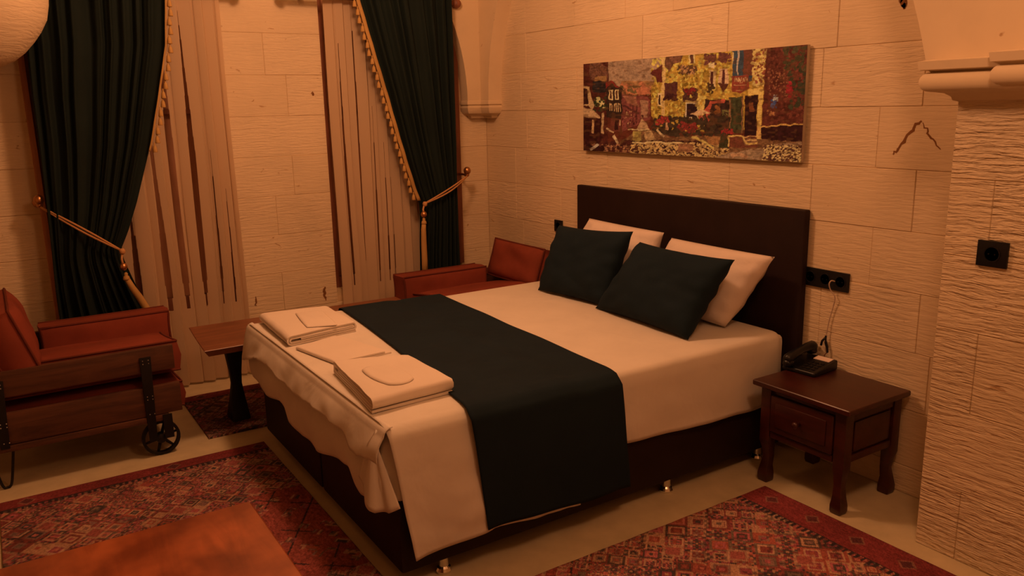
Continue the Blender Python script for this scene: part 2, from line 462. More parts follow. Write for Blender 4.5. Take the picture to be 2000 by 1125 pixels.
# corner springer with two blind arches
spr = tag(MB().prism([(-.2-.0, 1.60)] + [(-1.55+math.sqrt(max(0, 1.35**2-(z-1.6)**2)), z) for z in [1.6+.75*k/10 for k in range(1, 11)]] + [(0, 2.35), (0, 1.60)], -.1, .004, 'xz').build('trim_2', 'stone_smooth', auto=25), kind='structure')
MB().prism([(-.2, 1.60)] + [(-1.55+math.sqrt(max(0, 1.35**2-(z-1.6)**2)), z) for z in [1.6+.75*k/10 for k in range(1, 11)]] + [(0, 2.35), (0, 1.60)], -.1, .004, 'yz').build('arch', 'stone_smooth', spr, auto=25)
def corner_cap(prof):
    v = []; f = []; n = len(prof)
    for o_, z in prof:
        v += [(-.2-o_, 0, z), (-.2-o_, -.1-o_, z), (-.1-o_, -.1-o_, z), (-.1-o_, -.2-o_, z), (0, -.2-o_, z), (0, 0, z)]
    for i in range(n-1):
        for j in range(6):
            f.append((i*6+j, i*6+(j+1) % 6, (i+1)*6+(j+1) % 6, (i+1)*6+j))
    f.append(tuple(range(6))[::-1]); f.append(tuple((n-1)*6+j for j in range(6)))
    return MB().add(v, f)
corner_cap([(-.085, 1.478), (-.055, 1.482), (-.05, 1.495), (-.03, 1.505), (-.012, 1.512), (.0, 1.53), (.004, 1.55), (-.002, 1.562), (-.004, 1.566), (.006, 1.57), (.006, 1.585), (-.002, 1.602)]).build('capital', 'stone_smooth', spr, auto=30)
# hanging springer near the left drape
lsp = tag(MB().lathe((-3.02, -.42, 0), [(.02, 1.74), (.12, 1.752), (.20, 1.772), (.262, 1.80), (.31, 1.838), (.352, 1.885), (.385, 1.93), (.415, 1.985), (.430, 2.05), (.437, 2.12), (.45, 2.4), (.5, 3.0)], 40).build('trim_3', 'stone', auto=50), kind='structure')
MB().prism([(-3.3, 1.9)] + [(-1.55-math.sqrt(max(0, 1.35**2-(z-1.6)**2)), z) for z in [1.9+.45*k/10 for k in range(11)]] + [(-3.3, 2.35)], -.1, .004, 'xz').build('arch', 'stone_smooth', lsp)

# ================================================================== WINDOWS
def window(idx, a0, a1):
    f = MB(); z0, z1 = WZ; y0, y1 = .10, .16
    for (p, q) in (((a0, y0, z0), (a0+.06, y1, z1)), ((a1-.06, y0, z0), (a1, y1, z1)), ((a0+.06, y0, z0), (a1-.06, y1, z0+.07)),
                   ((a0+.06, y0, z1-.07), (a1-.06, y1, z1)), (((a0+a1)/2-.035, y0, z0+.07), ((a0+a1)/2+.035, y1, z1-.07))):
        f.box(p, q)
    root = tag(f.build('window_%d' % idx, 'frame_wood', bevel=.004), kind='structure')
    mid = (a0+a1)/2
    for (g0, g1) in ((a0+.06, mid-.035), (mid+.035, a1-.06)):
        MB().box((g0, .125, z0+.07), (g1, .131, z1-.07)).build('pane', 'glass', root)
        MB().box((g0-.06, .165, z0), (g1+.06, .185, z1)).build('brown_backing', 'brown_backing', root)  # added backing panel, so the sheer's slits show brown instead of black
        MB().box((g0, .115, 1.55), (g1, .145, 1.58)).build('glazing_bar', 'frame_wood', root)
    return root
w1 = window(1, *WL); w2 = window(2, *WR)
# wooden architrave strip beside the right and left drapes
MB().box((-.262, -.022, .50), (-.222, .012, 2.42)).build('window_frame', 'frame_wood', w2, bevel=.003)
MB().box((-2.728, -.016, .42), (-2.70, .012, 2.42)).build('window_frame', 'brown_backing', w1, bevel=.003)

# ================================================================== CURTAINS
def rod(x0, x1, label):
    root = empty('curtain_rod', ((x0+x1)/2, -.12, 2.20), label, 'curtain rod', 'curtain rods over the windows')
    c = Vector(root.location)
    def P(x, y, z): return (x-c.x, y-c.y, z-c.z)
    o = MB().tube([P(x0, -.12, 2.20), P(x1, -.12, 2.20)], .017, 12).build('pole', 'frame_wood', root, smooth=True)
    for x in (x0, x1):
        sgn = -1 if x == x0 else 1
        MB().lathe(P(x, -.12, 2.20), [(.012, 0), (.03, sgn*.008), (.032, sgn*.03), (.02, sgn*.05), (.006, sgn*.058)], 14, 'x').build('finial', 'frame_wood', root, smooth=True)
        MB().box(P(x-sgn*.1-.01, .0, 2.19), P(x-sgn*.1+.01, -.12, 2.21)).build('bracket', 'iron', root)
rod(-2.62, -1.66, 'brown wooden curtain rod along the top of the left window')
rod(-1.36, -.30, 'brown wooden curtain rod along the top of the right window')

def sheer(name, x0, x1, slits, seed, label):
    r = random.Random(seed); n = 260; nzv = 30
    # pleat boundaries
    xs = [x0]
    while xs[-1] < x1: xs.append(xs[-1]+r.uniform(.045, .085))
    xs[-1] = x1
    def fn(u, v):
        x = x0+(x1-x0)*u; z = 2.24-2.225*v
        i = max(j for j in range(len(xs)) if xs[j] <= x+1e-9); i = min(i, len(xs)-2)
        t = (x-xs[i])/(xs[i+1]-xs[i])
        prof = (t**.7 if t < .82 else (1-t)/.18)
        d = .010+.024*v**.6
        y = -.05-.012*(i % 2)-d*prof + .006*nz(x*3, z*2, seed)
        return (x+.008*math.sin(z*2.2+i)*v, y, z)
    def skip(u, v):
        x = x0+(x1-x0)*u
        for (c, hw, v0) in slits:
            if v0 < v < .80 and abs(x-c) < hw*min(1, (v-v0)*2.6+.12, (.82-v)*9+.2): return True
        return False
    o = grid_mesh(name, fn, n*2, nzv, 'sheer', skip=skip)
    tag(o, label, 'curtain', 'pleated sheers hanging in front of the windows')
    return o
sheer('sheer_curtain', -2.68, -1.735, [(-2.31, .018, .45), (-2.165, .018, .3), (-2.067, .017, .02), (-1.958, .017, .06), (-1.865, .006, .4), (-1.80, .006, .5)], 5,
      'cream pleated sheer curtain hanging in the left window, behind the left armchair')
sheer('sheer_curtain', -1.138, -.30, [(-1.062, .0065, .12), (-.965, .004, .1), (-.868, .0045, .3), (-.81, .004, .4), (-.765, .003, .5)], 9,
      'cream pleated sheer curtain hanging in the right window, right of the stone pier')

def drape(side, label):
    if side == 'L':
        ZZ = [2.3, 2.13, 1.9, 1.65, 1.40, 1.1, .95, .86, .80, .66, .52, .3, .02]
        lead = [-2.02, -2.036, -2.06, -2.12, -2.185, -2.285, -2.345, -2.39, -2.385, -2.345, -2.30, -2.23, -2.2]
        out = [-2.68, -2.69, -2.69, -2.70, -2.70, -2.705, -2.71, -2.712, -2.715, -2.72, -2.72, -2.72, -2.72]
        sgn = 1
    else:
        ZZ = [2.3, 2.18, 1.9, 1.65, 1.40, 1.2, 1.05, .96, .90, .66, .52, .3, .02]
        lead = [-1.00, -.975, -.90, -.83, -.765, -.71, -.665, -.632, -.63, -.645, -.652, -.66, -.67]
        out = [-.345, -.350, -.352, -.354, -.355, -.356, -.357, -.357, -.357, -.357, -.357, -.35, -.345]
        sgn = -1
    ZZr, lr, orr = ZZ[::-1], lead[::-1], out[::-1]
    r = random.Random(11 if side == 'L' else 12); NF = 9
    ph = [r.uniform(-.6, .6) for _ in range(4)]
    def fn(u, v):
        z = 2.3-2.28*v
        xl, xo = interp(z, ZZr, lr), interp(z, ZZr, orr)
        zt = .85 if side == 'L' else .95
        g = math.exp(-((z-zt)/.28)**2)            # gathered by the tie
        uu = u + .03*math.sin(u*9+ph[0])+.016*math.sin(u*23+ph[3])+.014*nz(u*5, z*1.3, ph[1])
        amp = .021*(1-.4*g)*(.55+.75*abs(nz(u*4.3+ph[2], z*.8)) + .25)
        y = -.185 - amp*math.sin(2*PI*NF*uu+ph[1]) - .005*math.sin(2*PI*2.3*NF*uu+ph[2]) - .03*g*math.sin(PI*u)
        return (xo+(xl-xo)*u, y, z)
    o = grid_mesh('drape', fn, 230, 70, 'drape', thick=.003)
    o.name = 'drape'
    tag(o, label, 'curtain', 'dark drapes tied back beside the windows')
    # gold braid along the leading edge with its tassels
    def edge(z): return interp(z, ZZr, lr)
    zb = .98 if side == 'R' else 1.36
    def band(u, v):
        z = 2.28-(2.28-zb)*v
        return (edge(z)+sgn*(-.006+(.010 if side == 'L' else .024)*u), -.212-.002*math.sin(z*40), z)
    tb = grid_mesh('braid_trim', band, 2, 60, 'gold', o, thick=.003)
    bm = MB(); bm.lathe((0, 0, 0), [(.0015, .004), (.0045, -.003), (.003, -.009), (.009, -.018), (.013, -.044), (.012, -.047)], 7)
    me = mesh_py('tassel', bm.v, bm.f); me.materials.append(MAT['gold']); me.polygons.foreach_set('use_smooth', [True]*len(me.polygons))
    z = 2.23; k = 0
    while z > (zb+.02 if side == 'R' else 1.36):
        t = bpy.data.objects.new('tassel', me); C.objects.link(t); t.parent = o
        t.location = (edge(z)+sgn*((.012 if side == 'L' else .024)+.005*(k % 2)), -.216, z); t.rotation_euler = (0, 0, k)
        z -= .046; k += 1
    return o
drape('L', 'dark green drape with gold tassel fringe, tied back left of the left window')
drape('R', 'dark green drape with gold tassel fringe, tied back at the right window by the corner')

def tieback(side, label):
    if side == 'L':
        H = Vector((-2.733, -.06, 1.14)); T = Vector((-2.395, -.255, .858)); s_ = 1
        bead = (-2.399, -.262, .775); cap = (-2.392, -.262, .722); tas = [(-2.392, -.262, .715), (-2.37, -.265, .66), (-2.34, -.268, .60), (-2.315, -.27, .54), (-2.30, -.272, .49)]
    else:
        H = Vector((-.250, -.07, 1.125)); T = Vector((-.625, -.25, .962)); s_ = -1
        bead = (-.638, -.26, .895); cap = (-.640, -.26, .852); tas = [(-.640, -.26, .845), (-.646, -.262, .80), (-.648, -.262, .70), (-.648, -.262, .60), (-.65, -.262, .50)]
    # wall knob
    kx = H.x
    k = MB().lathe((kx, -.15, 1.142), [(.004, -.026), (.014, -.022), (.022, -.013), (.0245, 0), (.022, .013), (.014, .022), (.004, .026)], 18, 'z')
    ko = empty('curtain_holdback', (kx, 0, 1.15), 'brass ball curtain holdback on the wall %s' % ('at the far left, above the left armchair' if side == 'L' else 'by the room corner, right of the right drape'), 'curtain holdback', 'brass curtain holdbacks')
    def loc(mb):
        mb.v = [(p[0]-kx, p[1], p[2]-1.15) for p in mb.v]; return mb
    loc(k).build('ball', 'brass', ko, smooth=True)
    loc(MB().lathe((kx, 0, 1.115), [(.026, -.004), (.024, -.010), (.010, -.014), (.007, -.11), (.012, -.125), (.016, -.14), (.012, -.155), (.003, -.16)], 16, 'y')).build('stem', 'brass', ko, smooth=True)
    loc(MB().tube([(kx, -.147, 1.112), (kx, -.15, 1.125)], .008, 10)).build('neck', 'brass', ko, smooth=True)
    root = empty('curtain_tieback', T, label, 'curtain tieback', 'rope tiebacks')
    def L(mb): mb.v = [(p[0]-T.x, p[1]-T.y, p[2]-T.z) for p in mb.v]; return mb
    for dz, dy in ((.012, -.02), (-.012, .0)):
        A = Vector((kx, -.150, 1.108)); pts = []
        for i in range(13):
            t = i/12; p = A.lerp(T, t); p.z += dz*math.sin(PI*t)*.8; p.y -= .045*math.sin(PI*t)
            pts.append(p)
        L(MB().tube(pts, .0052, 8)).build('rope', 'rope', root, smooth=True)
    L(MB().lathe(tuple(T+Vector((0, -.005, 0))), [(.006, -.018), (.014, -.010), (.015, .003), (.009, .013)], 12)).build('knot', 'rope', root, smooth=True)
    L(MB().tube([T, (bead[0]-.004, bead[1], (bead[2]+T.z)/2), bead], .006, 8)).build('cord', 'rope', root, smooth=True)
    L(MB().lathe(bead, [(.003, .021), (.013, .017), (.019, .006), (.0195, -.004), (.014, -.015), (.004, -.02)], 16)).build('bead', 'brass', root, smooth=True)
    L(MB().lathe(cap, [(.005, .022), (.010, .014), (.008, .006), (.014, .0), (.017, -.012), (.016, -.018)], 14)).build('tassel_cap', 'gold', root, smooth=True)
    L(MB().tube(tas, [.013, .016, .018, .019, .020], 14)).build('tassel', 'gold', root, smooth=True)
tieback('L', 'gold rope tieback with bead and long tassel round the left drape')
tieback('R', 'gold rope tieback with bead and tassel round the right drape near the bed')

# ================================================================== RUGS
def dia(a, b_, s_): return (a+b_)/s_, (a-b_)/s_
def rug_paint(A, B, seed, variant):
    rs = np.random.RandomState(seed)
    def h(i, j, k=0): return (np.abs(np.sin(i*12.9898+j*78.233+k*37.719+seed)*43758.5453) % 1.0)
    pal = np.array([seen(*c, ill=.55) for c in [(96, 30, 16), (120, 40, 20), (62, 30, 16), (134, 66, 34), (84, 44, 24), (110, 34, 24), (138, 52, 30), (52, 28, 18), (100, 48, 28), (128, 44, 30)]])
    col = np.zeros(A.shape+(3,))
    zone = h(np.floor(A/.37+.3*np.sin(B*5)), np.floor(B/.29), 9)
    s_ = np.where(zone > .55, .082, np.where(zone > .25, .056, .11))
    u, v = (A+B)/s_, (A-B)/s_
    iu, iv = np.floor(u), np.floor(v)
    fu, fv = 2*(u-iu)-1, 2*(v-iv)-1
    m = np.maximum(np.abs(fu), np.abs(fv))
    ring = np.floor(m*4.0)
    idx = (h(iu, iv, ring)*9.99).astype(int)
    col = pal[idx]
    # small toothed motifs inside the cells
    s2 = s_/6
    i2, j2 = np.floor(A/s2), np.floor(B/s2)
    idx2 = (h(np.abs(np.floor(fu*4)), np.abs(np.floor(fv*4)), np.floor(h(iu, iv)*5))*9.99).astype(int)
    mask = (h(iu, iv, 3) > .45)[..., None]
    col = np.where(mask, pal[idx2]*.95, col)
    # light outlines
    tan = np.array(seen(146, 74, 40, .62))
    edge = ((np.abs(m-.62) < .09) & (h(iu, iv, 5) > .62))[..., None]
    col = np.where(edge, tan, col)
    # larger diamonds
    S = .33
    U, V = (A+B*1.1)/S, (A-B*1.1)/S
    IU, IV = np.floor(U), np.floor(V); FU, FV = 2*(U-IU)-1, 2*(V-IV)-1; MM = np.maximum(np.abs(FU), np.abs(FV))
    dark = np.array(seen(44, 20, 12, .6))
    stair = MM+.04*np.sign(np.sin(FU*22))*np.sign(np.sin(FV*22))
    lat = ((stair > .94) & (h(np.floor(A/.07), np.floor(B/.07), 11) > .35))[..., None]
    col = np.where(lat, dark*.6+col*.4, col)
    col = np.where(((stair > .85) & (stair < .88) & (h(IU, IV, 2) > .55))[..., None], tan*.5+col*.4, col)
    centre = (MM < .22) & (h(IU, IV, 7) > .5)
    col = np.where(centre[..., None], np.array(seen(120, 42, 24, .58)), col)
    cz = np.abs(MM-.28) < .05
    col = np.where((cz & (h(IU, IV, 7) > .5))[..., None], tan*.6+col*.4, col)
    # plainer brick red patches carrying dark stepped lines
    rust = np.array(seen(116, 36, 19, .6))
    if variant == 1: patch = ((B > .80) & (A > .55) & (A < 1.28)) | ((A > 2.3))
    else: patch = (A > .98) & (B < .30) & (A < 1.9) & (A-.98 > (B)*.55)
    w_ = .7+.5*h(np.floor(A/.018), np.floor(B/.006), 4)
    patch = patch & (h(np.floor((A+B)/.05), np.floor((A-B)/.05), 12) > .22)
    col = np.where(patch[..., None], rust*w_[..., None], col)
    ln = patch & (((np.abs(((A*.9+B*1.5) % .30)-.15) < .006) | (np.abs(((A*1.2-B) % .34)-.17) < .006)) & (h(np.floor(A/.11), np.floor(B/.09), 8) > .35))
    col = np.where(ln[..., None], dark, col)
    # red end border with dark stepped edging and little flowers
    bw = .145 if variant == 2 else .085
    red = np.array(seen(98, 24, 14, .58))
    w2 = .82+.36*h(np.floor(A/.005), np.floor(B/.03), 6)
    Eb = A if variant == 2 else B*0+A
    border = Eb < bw
    col = np.where(border[..., None], red*w2[..., None], col)
    z_ = (Eb > bw) & (Eb < bw+.02+.012*np.sign(np.sin(B*260)))
    col = np.where(z_[..., None], dark, col)
    fl = border & ((np.abs(Eb-bw*.5) + np.abs((B % .19)-.095)) < .028) & (h(np.floor(B/.19), 0, 1) > .3)
    col = np.where(fl[..., None], dark*.6+col*.4, col)
    fl = border & (np.abs((np.abs(Eb-bw*.5) + np.abs((B % .19)-.095))-.03) < .005) & (h(np.floor(B/.19), 0, 1) > .3)
    col = np.where(fl[..., None], tan*.3+col*.6, col)
    # wear
    wn = rs.uniform(.66, 1.26, A.shape)
    blot = 1+.16*np.sin(A*9+2*np.sin(B*6))*np.sin(B*11+A*3)
    col = col*(wn*blot*{1: .86, 2: 1.0, 3: .62}[variant])[..., None]
    return np.clip(col, .002, .9)
def rug(name, x0, x1, y0, y1, variant, label, step=.0045):
    """x0<x1, y0<y1"""
    nx, ny = int((x1-x0)/step), int((y1-y0)/step)
    xs = np.linspace(x0, x1, nx+1); ys = np.linspace(y0, y1, ny+1)
    Xg, Yg = np.meshgrid(xs, ys, indexing='ij')
    if variant == 2: A, B = x1-Xg, y1-Yg
    else: A, B = y1-Yg, Xg-x0
    col = rug_paint(A, B, 3+variant, variant)
    zt = .009
    Z = zt+.0008*np.sin(Xg*31)*np.sin(Yg*27)
    V = np.stack([Xg-x0, Yg-y0, Z], -1).reshape(-1, 3)
    # skirt
    n = (nx+1)*(ny+1)
    idx = np.arange(n).reshape(nx+1, ny+1)
    F = np.stack([idx[:-1, :-1], idx[1:, :-1], idx[1:, 1:], idx[:-1, 1:]], -1).reshape(-1, 4)
    ring = np.concatenate([idx[:, 0], idx[-1, 1:], idx[::-1][1:, -1], idx[0, ::-1][1:]])
    ring = ring[:-1] if ring[0] == ring[-1] else ring
    low = V[ring].copy(); low[:, 2] = .0
    V2 = np.concatenate([V, low]); li = n+np.arange(len(ring))
    S_ = np.stack([np.roll(ring, -1), ring, li, np.roll(li, -1)], -1)
    F = np.concatenate([F, S_])
    me = bpy.data.meshes.new(name)
    me.vertices.add(len(V2)); me.vertices.foreach_set('co', V2.ravel().astype(np.float32))
    me.loops.add(len(F)*4); me.loops.foreach_set('vertex_index', F.ravel().astype(np.int32))
    me.polygons.add(len(F)); me.polygons.foreach_set('loop_start', np.arange(0, len(F)*4, 4, dtype=np.int32))
    me.update(calc_edges=True); me.validate()
    a = me.color_attributes.new('print', 'FLOAT_COLOR', 'POINT')
    cc = np.concatenate([col.reshape(-1, 3), col.reshape(-1, 3)[ring]]); cc = np.concatenate([cc, np.ones((len(cc), 1))], 1)
    a.data.foreach_set('color', cc.ravel().astype(np.float32))
    me.materials.append(MAT['rug'])
    o = bpy.data.objects.new(name, me); C.objects.link(o); o.location = (x0, y0, 0)
    return tag(o, label, 'rug')
rug('rug', -3.075, -1.992, -3.6, -1.158, 1, 'red kilim rug under the foreground plank table, left of the bed foot')
rug('rug', -1.985, -.418, -3.93, -2.838, 2, 'red patchwork kilim rug on the near right side of the bed')
rug('rug', -2.20, -1.05, -.955, -.285, 3, 'small dark red rug under the side table between the armchairs', .007)

# ================================================================== BED
bed = empty('bed', (-1.03, -1.9, 0), 'double bed with dark brown leatherette headboard and base', 'bed')
def B(mb): mb.v = [(p[0]+1.03, p[1]+1.9, p[2]) for p in mb.v]; return mb
HY0, HY1 = -1.118, -2.703
B(MB().box((-.004, -2.668, .06), (-.040, -1.072, 1.099))).build('headboard', 'leather', bed, bevel=.009, seg=3)
B(MB().box((-.10, -2.650, .056), (-1.965, -1.905, .33))).build('bed_base', 'leather', bed, bevel=.012)
B(MB().box((-.10, -1.893, .056), (-1.965, -1.13, .33))).build('bed_base', 'leather', bed, bevel=.012)
B(MB().box((-.10, -2.645, .332), (-1.975, -1.105, .558))).build('mattress', 'sheet', bed, bevel=.03, seg=3)
for x in (-.22, -.768, -1.80):
    for y in (-2.625, -1.18, -1.95):
        B(MB().lathe((x, y, 0), [(.027, 0), (.029, .010), (.024, .02), (.018, .026), (.017, .058)], 18)).build('foot', 'chrome', bed, smooth=False)

# fitted sheet
hem1y = [-1.069, -1.165, -1.372, -1.566, -1.645, -1.686, -1.853, -2.037, -2.256, -2.36, -2.42, -2.473, -2.571, -2.66]
hem1z = [.412, .34, .318, .345, .335, .290, .282, .291, .331, .345, .31, .29, .294, .33]
def sheet_mesh():
    x0, x1, y0, y1 = -1.985, -.105, -2.655, -1.095
    per = []
    n1, n2 = 150, 120
    def rr(ins, off, R=.06):
        """rounded rectangle points with inset (ins) or offset(off)"""
        a0, a1, b0, b1 = x0+ins-off, x1-ins+off*.2, y0+ins-off, y1-ins+off
        R = max(.004, R-ins)
        P = []
        def seg(p, q, n):
            for i in range(n): P.append((p[0]+(q[0]-p[0])*i/n, p[1]+(q[1]-p[1])*i/n))
        def arc(c, s_, n=10):
            for i in range(n):
                t = s_+PI/2*i/n; P.append((c[0]+R*math.cos(t), c[1]+R*math.sin(t)))
        seg((a0+R, b0), (a1-R, b0), n1); arc((a1-R, b0+R), -PI/2)
        seg((a1, b0+R), (a1, b1-R), n2); arc((a1-R, b1-R), 0)
        seg((a1-R, b1), (a0+R, b1), n1); arc((a0+R, b1-R), PI/2)
        seg((a0, b1-R), (a0, b0+R), n2); arc((a0+R, b0+R), PI)
        return P
    rings = []
    for ins in (.70, .5, .3, .15, .08, .05):
        rings.append([(x, y, .571+.002*nz(x*4, y*4)) for x, y in rr(ins, 0)])
    for k in range(1, 6):
        a = PI/2*k/5; ins = .035*(1-math.sin(a)); z = .571-.035*(1-math.cos(a))
        rings.append([(x, y, z) for x, y in rr(ins, 0)])
    base = rr(0, 0); NR = 16
    for k in range(1, NR+1):
        t = k/NR; P = []
        off = rr(0, .004+.012*t)
        for i, (x, y) in enumerate(off):
            if x < x0+.002:                     # foot side
                zh = interp(y, hem1y[::-1], hem1z[::-1]); bul = .028*math.sin(PI*t*.8)*(1+.5*nz(0, y*3)) + .02*t*nz(1, y*6)
                x -= bul
            elif y < y0+.0:                     # near side
                zh = interp(x, [-1.99, -1.3, -1.04, -.7, -.27, -.1], [.33, .30, .288, .272, .262, .262])+.004*nz(x*8)
                y -= .010*t*nz(x*5, t*2)+.006*math.sin(x*9)*t
            else: zh = .33
            z = .536+(zh-.536)*t
            P.append((x, y, z))
        rings.append(P)
    v = [p for r in rings for p in r]; n = len(rings[0]); f = []
    for i in range(len(rings)-1):
        for j in range(n):
            f.append((i*n+j, (i+1)*n+j, (i+1)*n+(j+1) % n, i*n+(j+1) % n))
    f.append(tuple(range(n)))
    me = mesh_py('fitted_sheet', v, f)
    o = link('fitted_sheet', me, 'sheet', None, True)
    md = o.modifiers.new('thickness', 'SOLIDIFY'); md.thickness = .0025; md.offset = -1
    return o
tag(sheet_mesh(), 'white fitted sheet over the mattress, scalloped hem at the foot', 'sheet')

# folded top sheet across the foot, hanging long on the near side
def top_sheet():
    V = []; F = []
    def add(fn, nu, nv):
        k = len(V)
        for i in range(nu+1):
            for j in range(nv+1): V.append(tuple(fn(i/nu, j/nv)))
        for i in range(nu):
            for j in range(nv):
                a = k+i*(nv+1)+j; F.append((a, a+nv+1, a+nv+2, a+1))
    # A: across the top and down the near side
    path_y = [-1.075, -1.08, -1.10, -1.13, -1.5, -2.0, -2.4, -2.60, -2.645, -2.668, -2.674, -2.680, -2.684, -2.686]
    path_z = [.46, .55, .574, .580, .581, .581, .581, .580, .574, .548, .45, .34, .23, .118]
    arc_ = [0]
    for i in range(1, len(path_y)): arc_.append(arc_[-1]+math.hypot(path_y[i]-path_y[i-1], path_z[i]-path_z[i-1]))
    arc_ = [a/arc_[-1] for a in arc_]
    def fa(u, v):
        y = interp(v, arc_, path_y); z = interp(v, arc_, path_z)
        drop = max(0, (.56-z)/.45) if y < -2.6 else 0
        xl = -1.995+.062*drop; xr = -1.285+.02*drop
        x = xl+(xr-xl)*u
        if y < -2.6:
            z += drop*(.006*nz(x*7, 3)+interp(u, [0, .45, .7, 1], [0, .026, .008, .002]))
            y += drop*(.020*nz(x*6, z*5)+.009*math.sin(x*20+z*4)+.006*nz(x*17, z*15, 4)) - .012*drop
        else: z += .0035*nz(x*5, y*5)+.0015
        return (x, y, z)
    add(fa, 60, 150)
    # B: short flap over the foot
    hy = [-1.06, -1.15, -1.357, -1.548, -1.684, -1.871, -2.038, -2.221, -2.363, -2.43, -2.52, -2.60]
    hz_ = [.40, .425, .486, .490, .477, .472, .482, .486, .480, .455, .45, .47]
    def fb(u, v):
        y = -1.085+(-2.66+1.085)*u
        zh = interp(y, hy[::-1], hz_[::-1])+.006*nz(y*25)
        if v < .3:
            a = PI/2*v/.3; x = -1.975-.032*math.sin(a); z = .5815-.03*(1-math.cos(a))
        else:
            t = (v-.3)/.7; x = -2.007-.034*t**.8-.018*t*nz(y*7, t); z = .5515+(zh-.5515)*t
        return (x, y, z)
    add(fb, 120, 14)
    # C: corner fold hanging at the near foot corner
    def fc(u, v):
        # u across from foot side to near side, v down
        x0_, y0_ = -2.02+.0*u, -2.60
        zb = interp(u, [0, .25, .5, .8, 1], [.385, .325, .298, .300, .315])
        z = .56+(zb-.56)*v
        spread = .15+.85*v
        px = -2.006-.018*min(1, v*4)-.026*v+.135*max(0, u-.45)*v
        py = -2.60-.10*max(0, (u-.2))*(.12+.88*v)+.15*(.5-u)*v*1.0*(u < .5) -.008*v
        fold = .009*v*math.sin(u*PI*4)
        return (px+fold, py+fold*.3, z)
    add(fc, 36, 16)
    me = mesh_py('top_sheet', V, F)
    o = link('top_sheet', me, 'sheet', None, True)
    md = o.modifiers.new('thickness', 'SOLIDIFY'); md.thickness = .002; md.offset = 0
    return o
tag(top_sheet(), 'white flat sheet across the bed foot, hanging long beside the dark runner', 'sheet')

def runner():
    py = [-1.06, -1.07, -1.085, -1.12, -1.5, -2.0, -2.4, -2.62, -2.66, -2.692, -2.700, -2.706, -2.712, -2.716]
    pz = [.40, .55, .582, .590, .591, .591, .591, .590, .583, .552, .45, .34, .23, .138]
    ar = [0]
    for i in range(1, len(py)): ar.append(ar[-1]+math.hypot(py[i]-py[i-1], pz[i]-pz[i-1]))
    ar = [a/ar[-1] for a in ar]
    def fn(u, v):
        y = interp(v, ar, py); z = interp(v, ar, pz)
        drop = max(0, (.57-z)/.43) if y < -2.6 else 0
        t = (min(-1.1, max(y, -2.68))+1.1)/-1.58
        xl = -1.545+(-1.712+1.545)*t+.045*drop+.01*math.sin(PI*min(1, t*1.2)); xr = -.992+(-1.068+.992)*t+.03*drop
        x = xl+(xr-xl)*u
        if y < -2.6:
            z += drop*(.012+.012*math.sin(u*7)*(1-u) - .016*u)
            y += drop*(.006*math.sin(x*22)+.010*nz(x*5, z*4))
        else: z += .004*nz(x*4, y*4)
        # on the bare sheet right of the flat sheet it lies lower
        low = max(0, min(1, (x+1.30)/.06)); z -= .008*low*(1-drop)
        return (x, y, z)
    return grid_mesh('bed_runner', fn, 60, 140, 'teal', thick=.004, offset=1)
tag(runner(), 'dark teal bed runner laid across the bed and down its near side', 'bed runner')

# ================================================================== PILLOWS
def pillow(name, P, thick, mat, label, group, seed, ear=.05, sag=0, piping=None, ctr=None):
    """P = TL, TR, BR, BL corners (world); soft filled cushion between two skins"""
    TL, TR, BR, BL = [Vector(p) for p in P]
    c = (TL+TR+BR+BL)/4; nrm = ((TR-BL).cross(TL-BR)).normalized()
    if nrm.x > 0: nrm = -nrm              # towards the foot of the bed
    n = 30; V = []; F = []
    def pt(u, v, side):
        # edges bow inwards, corners stay out
        bu = ear*(1-(2*u-1)**2); bv = ear*(1-(2*v-1)**2)
        uu = u + (0.5-u)*2*bv*.9; vv = v + (.5-v)*2*bu*.9
        p = TL.lerp(TR, uu).lerp(BL.lerp(BR, uu), vv)
        e = (1-abs(2*u-1)**2.6)*(1-abs(2*v-1)**2.6)
        h = thick/2*(max(0, e)**.42)
        h *= 1+.22*nz(u*2.5+seed, v*2.5, side)
        wr = (.006*nz(u*7+seed, v*7, side*3) + .010*(abs(nz(u*3+v*4+seed, v*2-u*3, side*2))-.2)*(1-e*.6))*min(1, e*5)
        g = .004*math.sin((math.atan2(v-.5, u-.5))*14+seed)*max(0, 1-e*1.6)*(e > .01)
        return p+nrm*side*(h+wr+g) + Vector((0, 0, -sag*e*(1-v)))
    for side in (1, -1):
        k = len(V)
        for i in range(n+1):
            for j in range(n+1): V.append(pt(i/n, j/n, side))
        for i in range(n):
            for j in range(n):
                a = k+i*(n+1)+j; q = (a, a+n+1, a+n+2, a+1); F.append(q if side == 1 else q[::-1])
    V = [p-c for p in V]
    me = mesh_py(name, V, F)
    bm = bmesh.new(); bm.from_mesh(me); bmesh.ops.remove_doubles(bm, verts=bm.verts, dist=.0006)
    bmesh.ops.recalc_face_normals(bm, faces=bm.faces); bm.to_mesh(me); bm.free()
    o = link(name, me, mat, None, True); o.location = c
    if label: tag(o, label, name.replace('_', ' ').replace('throw ', ''), group)
    return o
pillow('pillow', [(-.140, -1.318, .935), (-.140, -1.918, .925), (-.275, -1.885, .585), (-.275, -1.285, .585)], .17, 'pillow', 'white pillow leaning on the headboard behind the left dark cushion', 'white pillows', 1, .008)
pillow('pillow', [(-.140, -1.972, .905), (-.140, -2.602, .900), (-.275, -2.462, .580), (-.275, -1.915, .585)], .17, 'pillow', 'white pillow leaning on the headboard behind the right dark cushion', 'white pillows', 2, .008)
pillow('cushion', [(-.33, -1.295, .912), (-.33, -1.905, .948), (-.455, -1.865, .575), (-.50, -1.325, .575)], .15, 'teal', 'dark teal cushion on the left, its left corner by the armchair', 'dark teal cushions', 3, .034)
